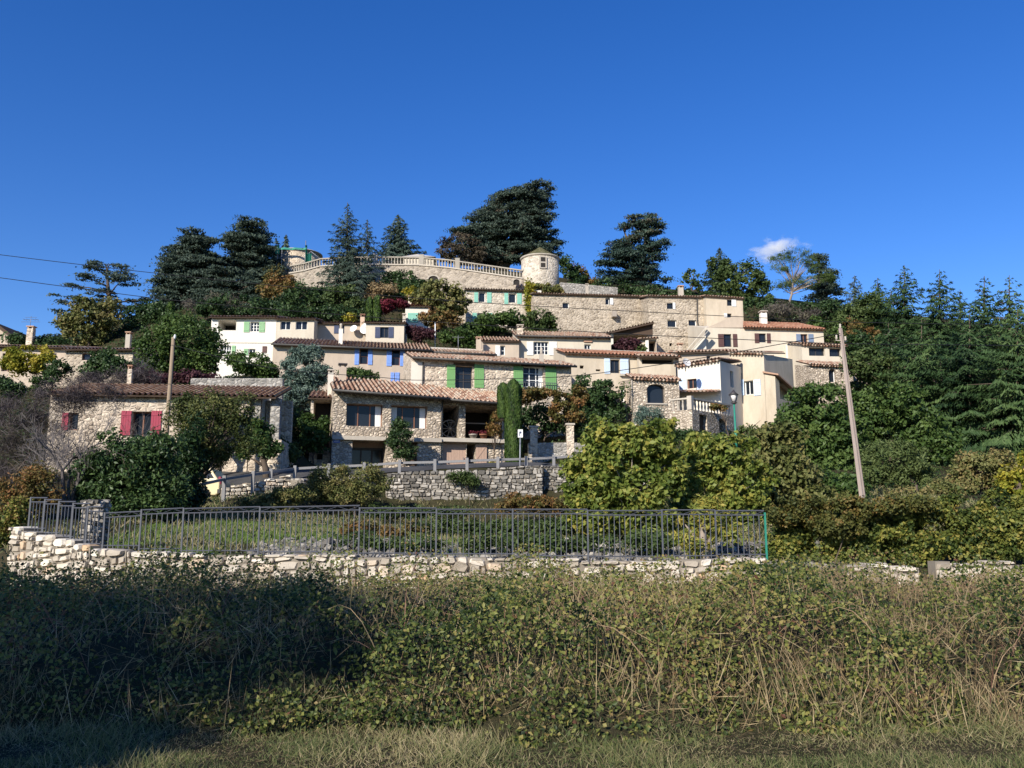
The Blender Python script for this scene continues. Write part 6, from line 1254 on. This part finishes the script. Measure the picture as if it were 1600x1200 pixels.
n = 60000; X = RNG.uniform(-13.5, 14.5, n); Y = 7.9+11.2*RNG.random(n)**1.6; f1 = field(X, Y, .5, 21.0); k = RNG.random(n) < np.clip(.4+1.3*f1, .05, 1); X, Y = X[k], Y[k]; n = len(X)
D = np.stack([RNG.normal(size=n), RNG.normal(size=n)*.5, RNG.normal(size=n)*.5+.5], 1)
stuff(leaf_mesh('dry_twigs', np.stack([X, Y, hz_arr(X, Y)+.45*RNG.random(n)*np.clip((Y-7.8)/.9, .15, 1)*np.clip((21.2-Y)/4, .3, 1)], 1), .10+.34*RNG.random(n)**2, .0035+.0045*RNG.random(n), M['lf_dry'], None, RNG.normal(size=(n, 3)), D, RNG.random(n)), 'dead brown twigs and stalks tangled through the brambles')
# arching canes and tall stalks
mb = MB(); rd = random.Random(11)
for i in range(480):
    x = rd.uniform(-11, 13); y = rd.uniform(8.2, 18); z = hz(x, y); h_ = rd.uniform(.4, .9)*(.55 if y > 12 else 1); a = rd.uniform(0, 6.28); r_ = rd.uniform(.2, 1.1); ps = [Vector((x+math.cos(a)*r_*t, y+math.sin(a)*r_*t*.5, z+h_*(1.9*t-.9*t*t*(1+.5*r_)))) for t in (0, .2, .4, .6, .8, 1)]
    mb.tube(ps, [.005, .005, .0045, .004, .003, .002], 3, 0, rd.random(), cap=False)
M['cane'] = tint_mat('bramble_cane', [(0, (.10, .045, .035)), (.4, (.20, .10, .07)), (.7, (.30, .23, .13)), (1, (.16, .18, .06))], .8, .2, 6, 0); stuff(mb.build('bramble_canes', M['cane']), 'long arching bramble canes and dry stalks standing out of the bank')
def tuft(cx, cy, n, sx, sy, h0, h1, lean, w=.007):
    x = cx+RNG.normal(size=n)*sx; y = cy+RNG.normal(size=n)*sy; return x, y, RNG.uniform(h0, h1, n)
tx, ty, th = [], [], []
for (cx, cy, n, sx, sy, h0, h1) in [(-1.6,10.2,160,.5,.4,.3,.8),(-2.6,9.4,120,.5,.3,.3,.7),(2.4,8.4,260,.7,.22,.15,.4),(3.6,8.4,300,.7,.22,.2,.5),(1.2,9.6,160,.5,.4,.4,.8),(4.6,10.5,260,.9,.6,.4,.8),(6,9.2,300,.8,.5,.3,.6),(1.0,11,180,1,.6,.5,.9),(-.2,8.3,200,.6,.2,.1,.35),(7.6,8.6,500,1.0,.3,.25,.55),(9,17,2600,2.6,1.6,.25,.6),(7,15,1400,1.6,1.6,.3,.7),(3.5,17.5,900,2,1,.2,.5),(11,14.5,1600,1.6,1.6,.3,.65),(-3,16.5,220,2,1.2,.3,.7),(5.8,18.6,900,2.5,.6,.15,.4),(10,19,1500,2,.5,.15,.4),(.5,15,200,2,1.2,.4,.8)]:
    a, b, c = tuft(cx, cy, n, sx, sy, h0, h1, .3); tx.append(a); ty.append(b); th.append(c)
tx, ty, th = map(np.concatenate, (tx, ty, th)); n = 16000; a = RNG.uniform(-13, 14, n); b = 8.0+10.5*RNG.random(n)**1.5; k = RNG.random(n) < np.clip(.35+1.6*field(a, b, .45, 33.), .04, 1); tx, ty, th = np.concatenate([tx, a[k]]), np.concatenate([ty, b[k]]), np.concatenate([th, RNG.uniform(.15, .75, k.sum())*np.clip((19.5-b[k])/6, .3, 1)]); blades('dry_grass', tx, ty, hz_arr(tx, ty), th, .0045+.003*RNG.random(len(tx)), 'lf_dry', .42, 'tufts of tall straw-coloured dry grass in the bank')
n = 80000; X = RNG.uniform(-9, 9.5, n); Y = 5.2+3.4*RNG.random(n); f = field(X, Y, 1.3, 2.2); hgt = (.04+.10*RNG.random(n))*(1+1.7*np.clip(f, -.5, 1))
blades('grass', X, Y, hz_arr(X, Y), hgt, .0035+.003*RNG.random(n), 'lf_grass', .8, 'short wispy grass strip in front of the bank', .45+.5*field(X, Y, .8, 6)+RNG.normal(size=n)*.25)
n = 30000; X = RNG.uniform(-9, 9.5, n); Y = 5.2+3.2*RNG.random(n); D = np.stack([RNG.normal(size=n), RNG.normal(size=n), RNG.normal(size=n)*.12], 1)
stuff(leaf_mesh('grass_litter', np.stack([X, Y, hz_arr(X, Y)+.015+.03*RNG.random(n)], 1), .05+.10*RNG.random(n), .0035, M['lf_dry'], None, np.array([0, 0, 1])+RNG.normal(size=(n, 3))*.2, D), 'dry straw lying in the short grass')
# trees behind the photographer whose shade falls on the left of the bank
for (sx, sy, t, r_, lab) in [(-5.4, 9.6, 20, 3.3, 'tall oak behind the photographer, nearest the bank'), (-9.5, 10.2, 22, 3.6, 'tall oak behind the photographer, beside the nearest one'), (-14, 9, 24, 4, 'tall oak behind the photographer, farthest left')]:
    x, y = sx-math.sin(SUN_AZ)*t, sy-math.cos(SUN_AZ)*t; h_ = .6+math.tan(SUN_EL)*t+r_*.85
    root = thing('oak_tree', Vector((x, y, 0)), lab, 'tree'); lb = [(Vector((x, y, h_-r_*.7)), r_, r_, r_*.8), (Vector((x+1.5, y-1, h_-r_*1.3)), r_*.8, r_*.8, r_*.7), (Vector((x-1.5, y+1, h_-r_*1.2)), r_*.8, r_*.8, r_*.7)]
    cc, pts, N, tint = crown_pts(lb, 170, 70, 1.0, .7); leaf_mesh('crown', pts, .32, .22, M['lf_oak'], root, N, None, tint); mb = MB(); mb.tube([(x, y, -.3), (x+.2, y, 3), (x, y, h_*.8)], [.4, .3, .08], 8)
    for c in cc[::12]: mb.tube([(x, y, 3.2), (Vector((x, y, 3.6))+Vector(c))/2, c], [.14, .09, .02], 5)
    mb.build('trunk', M['bark'], root)
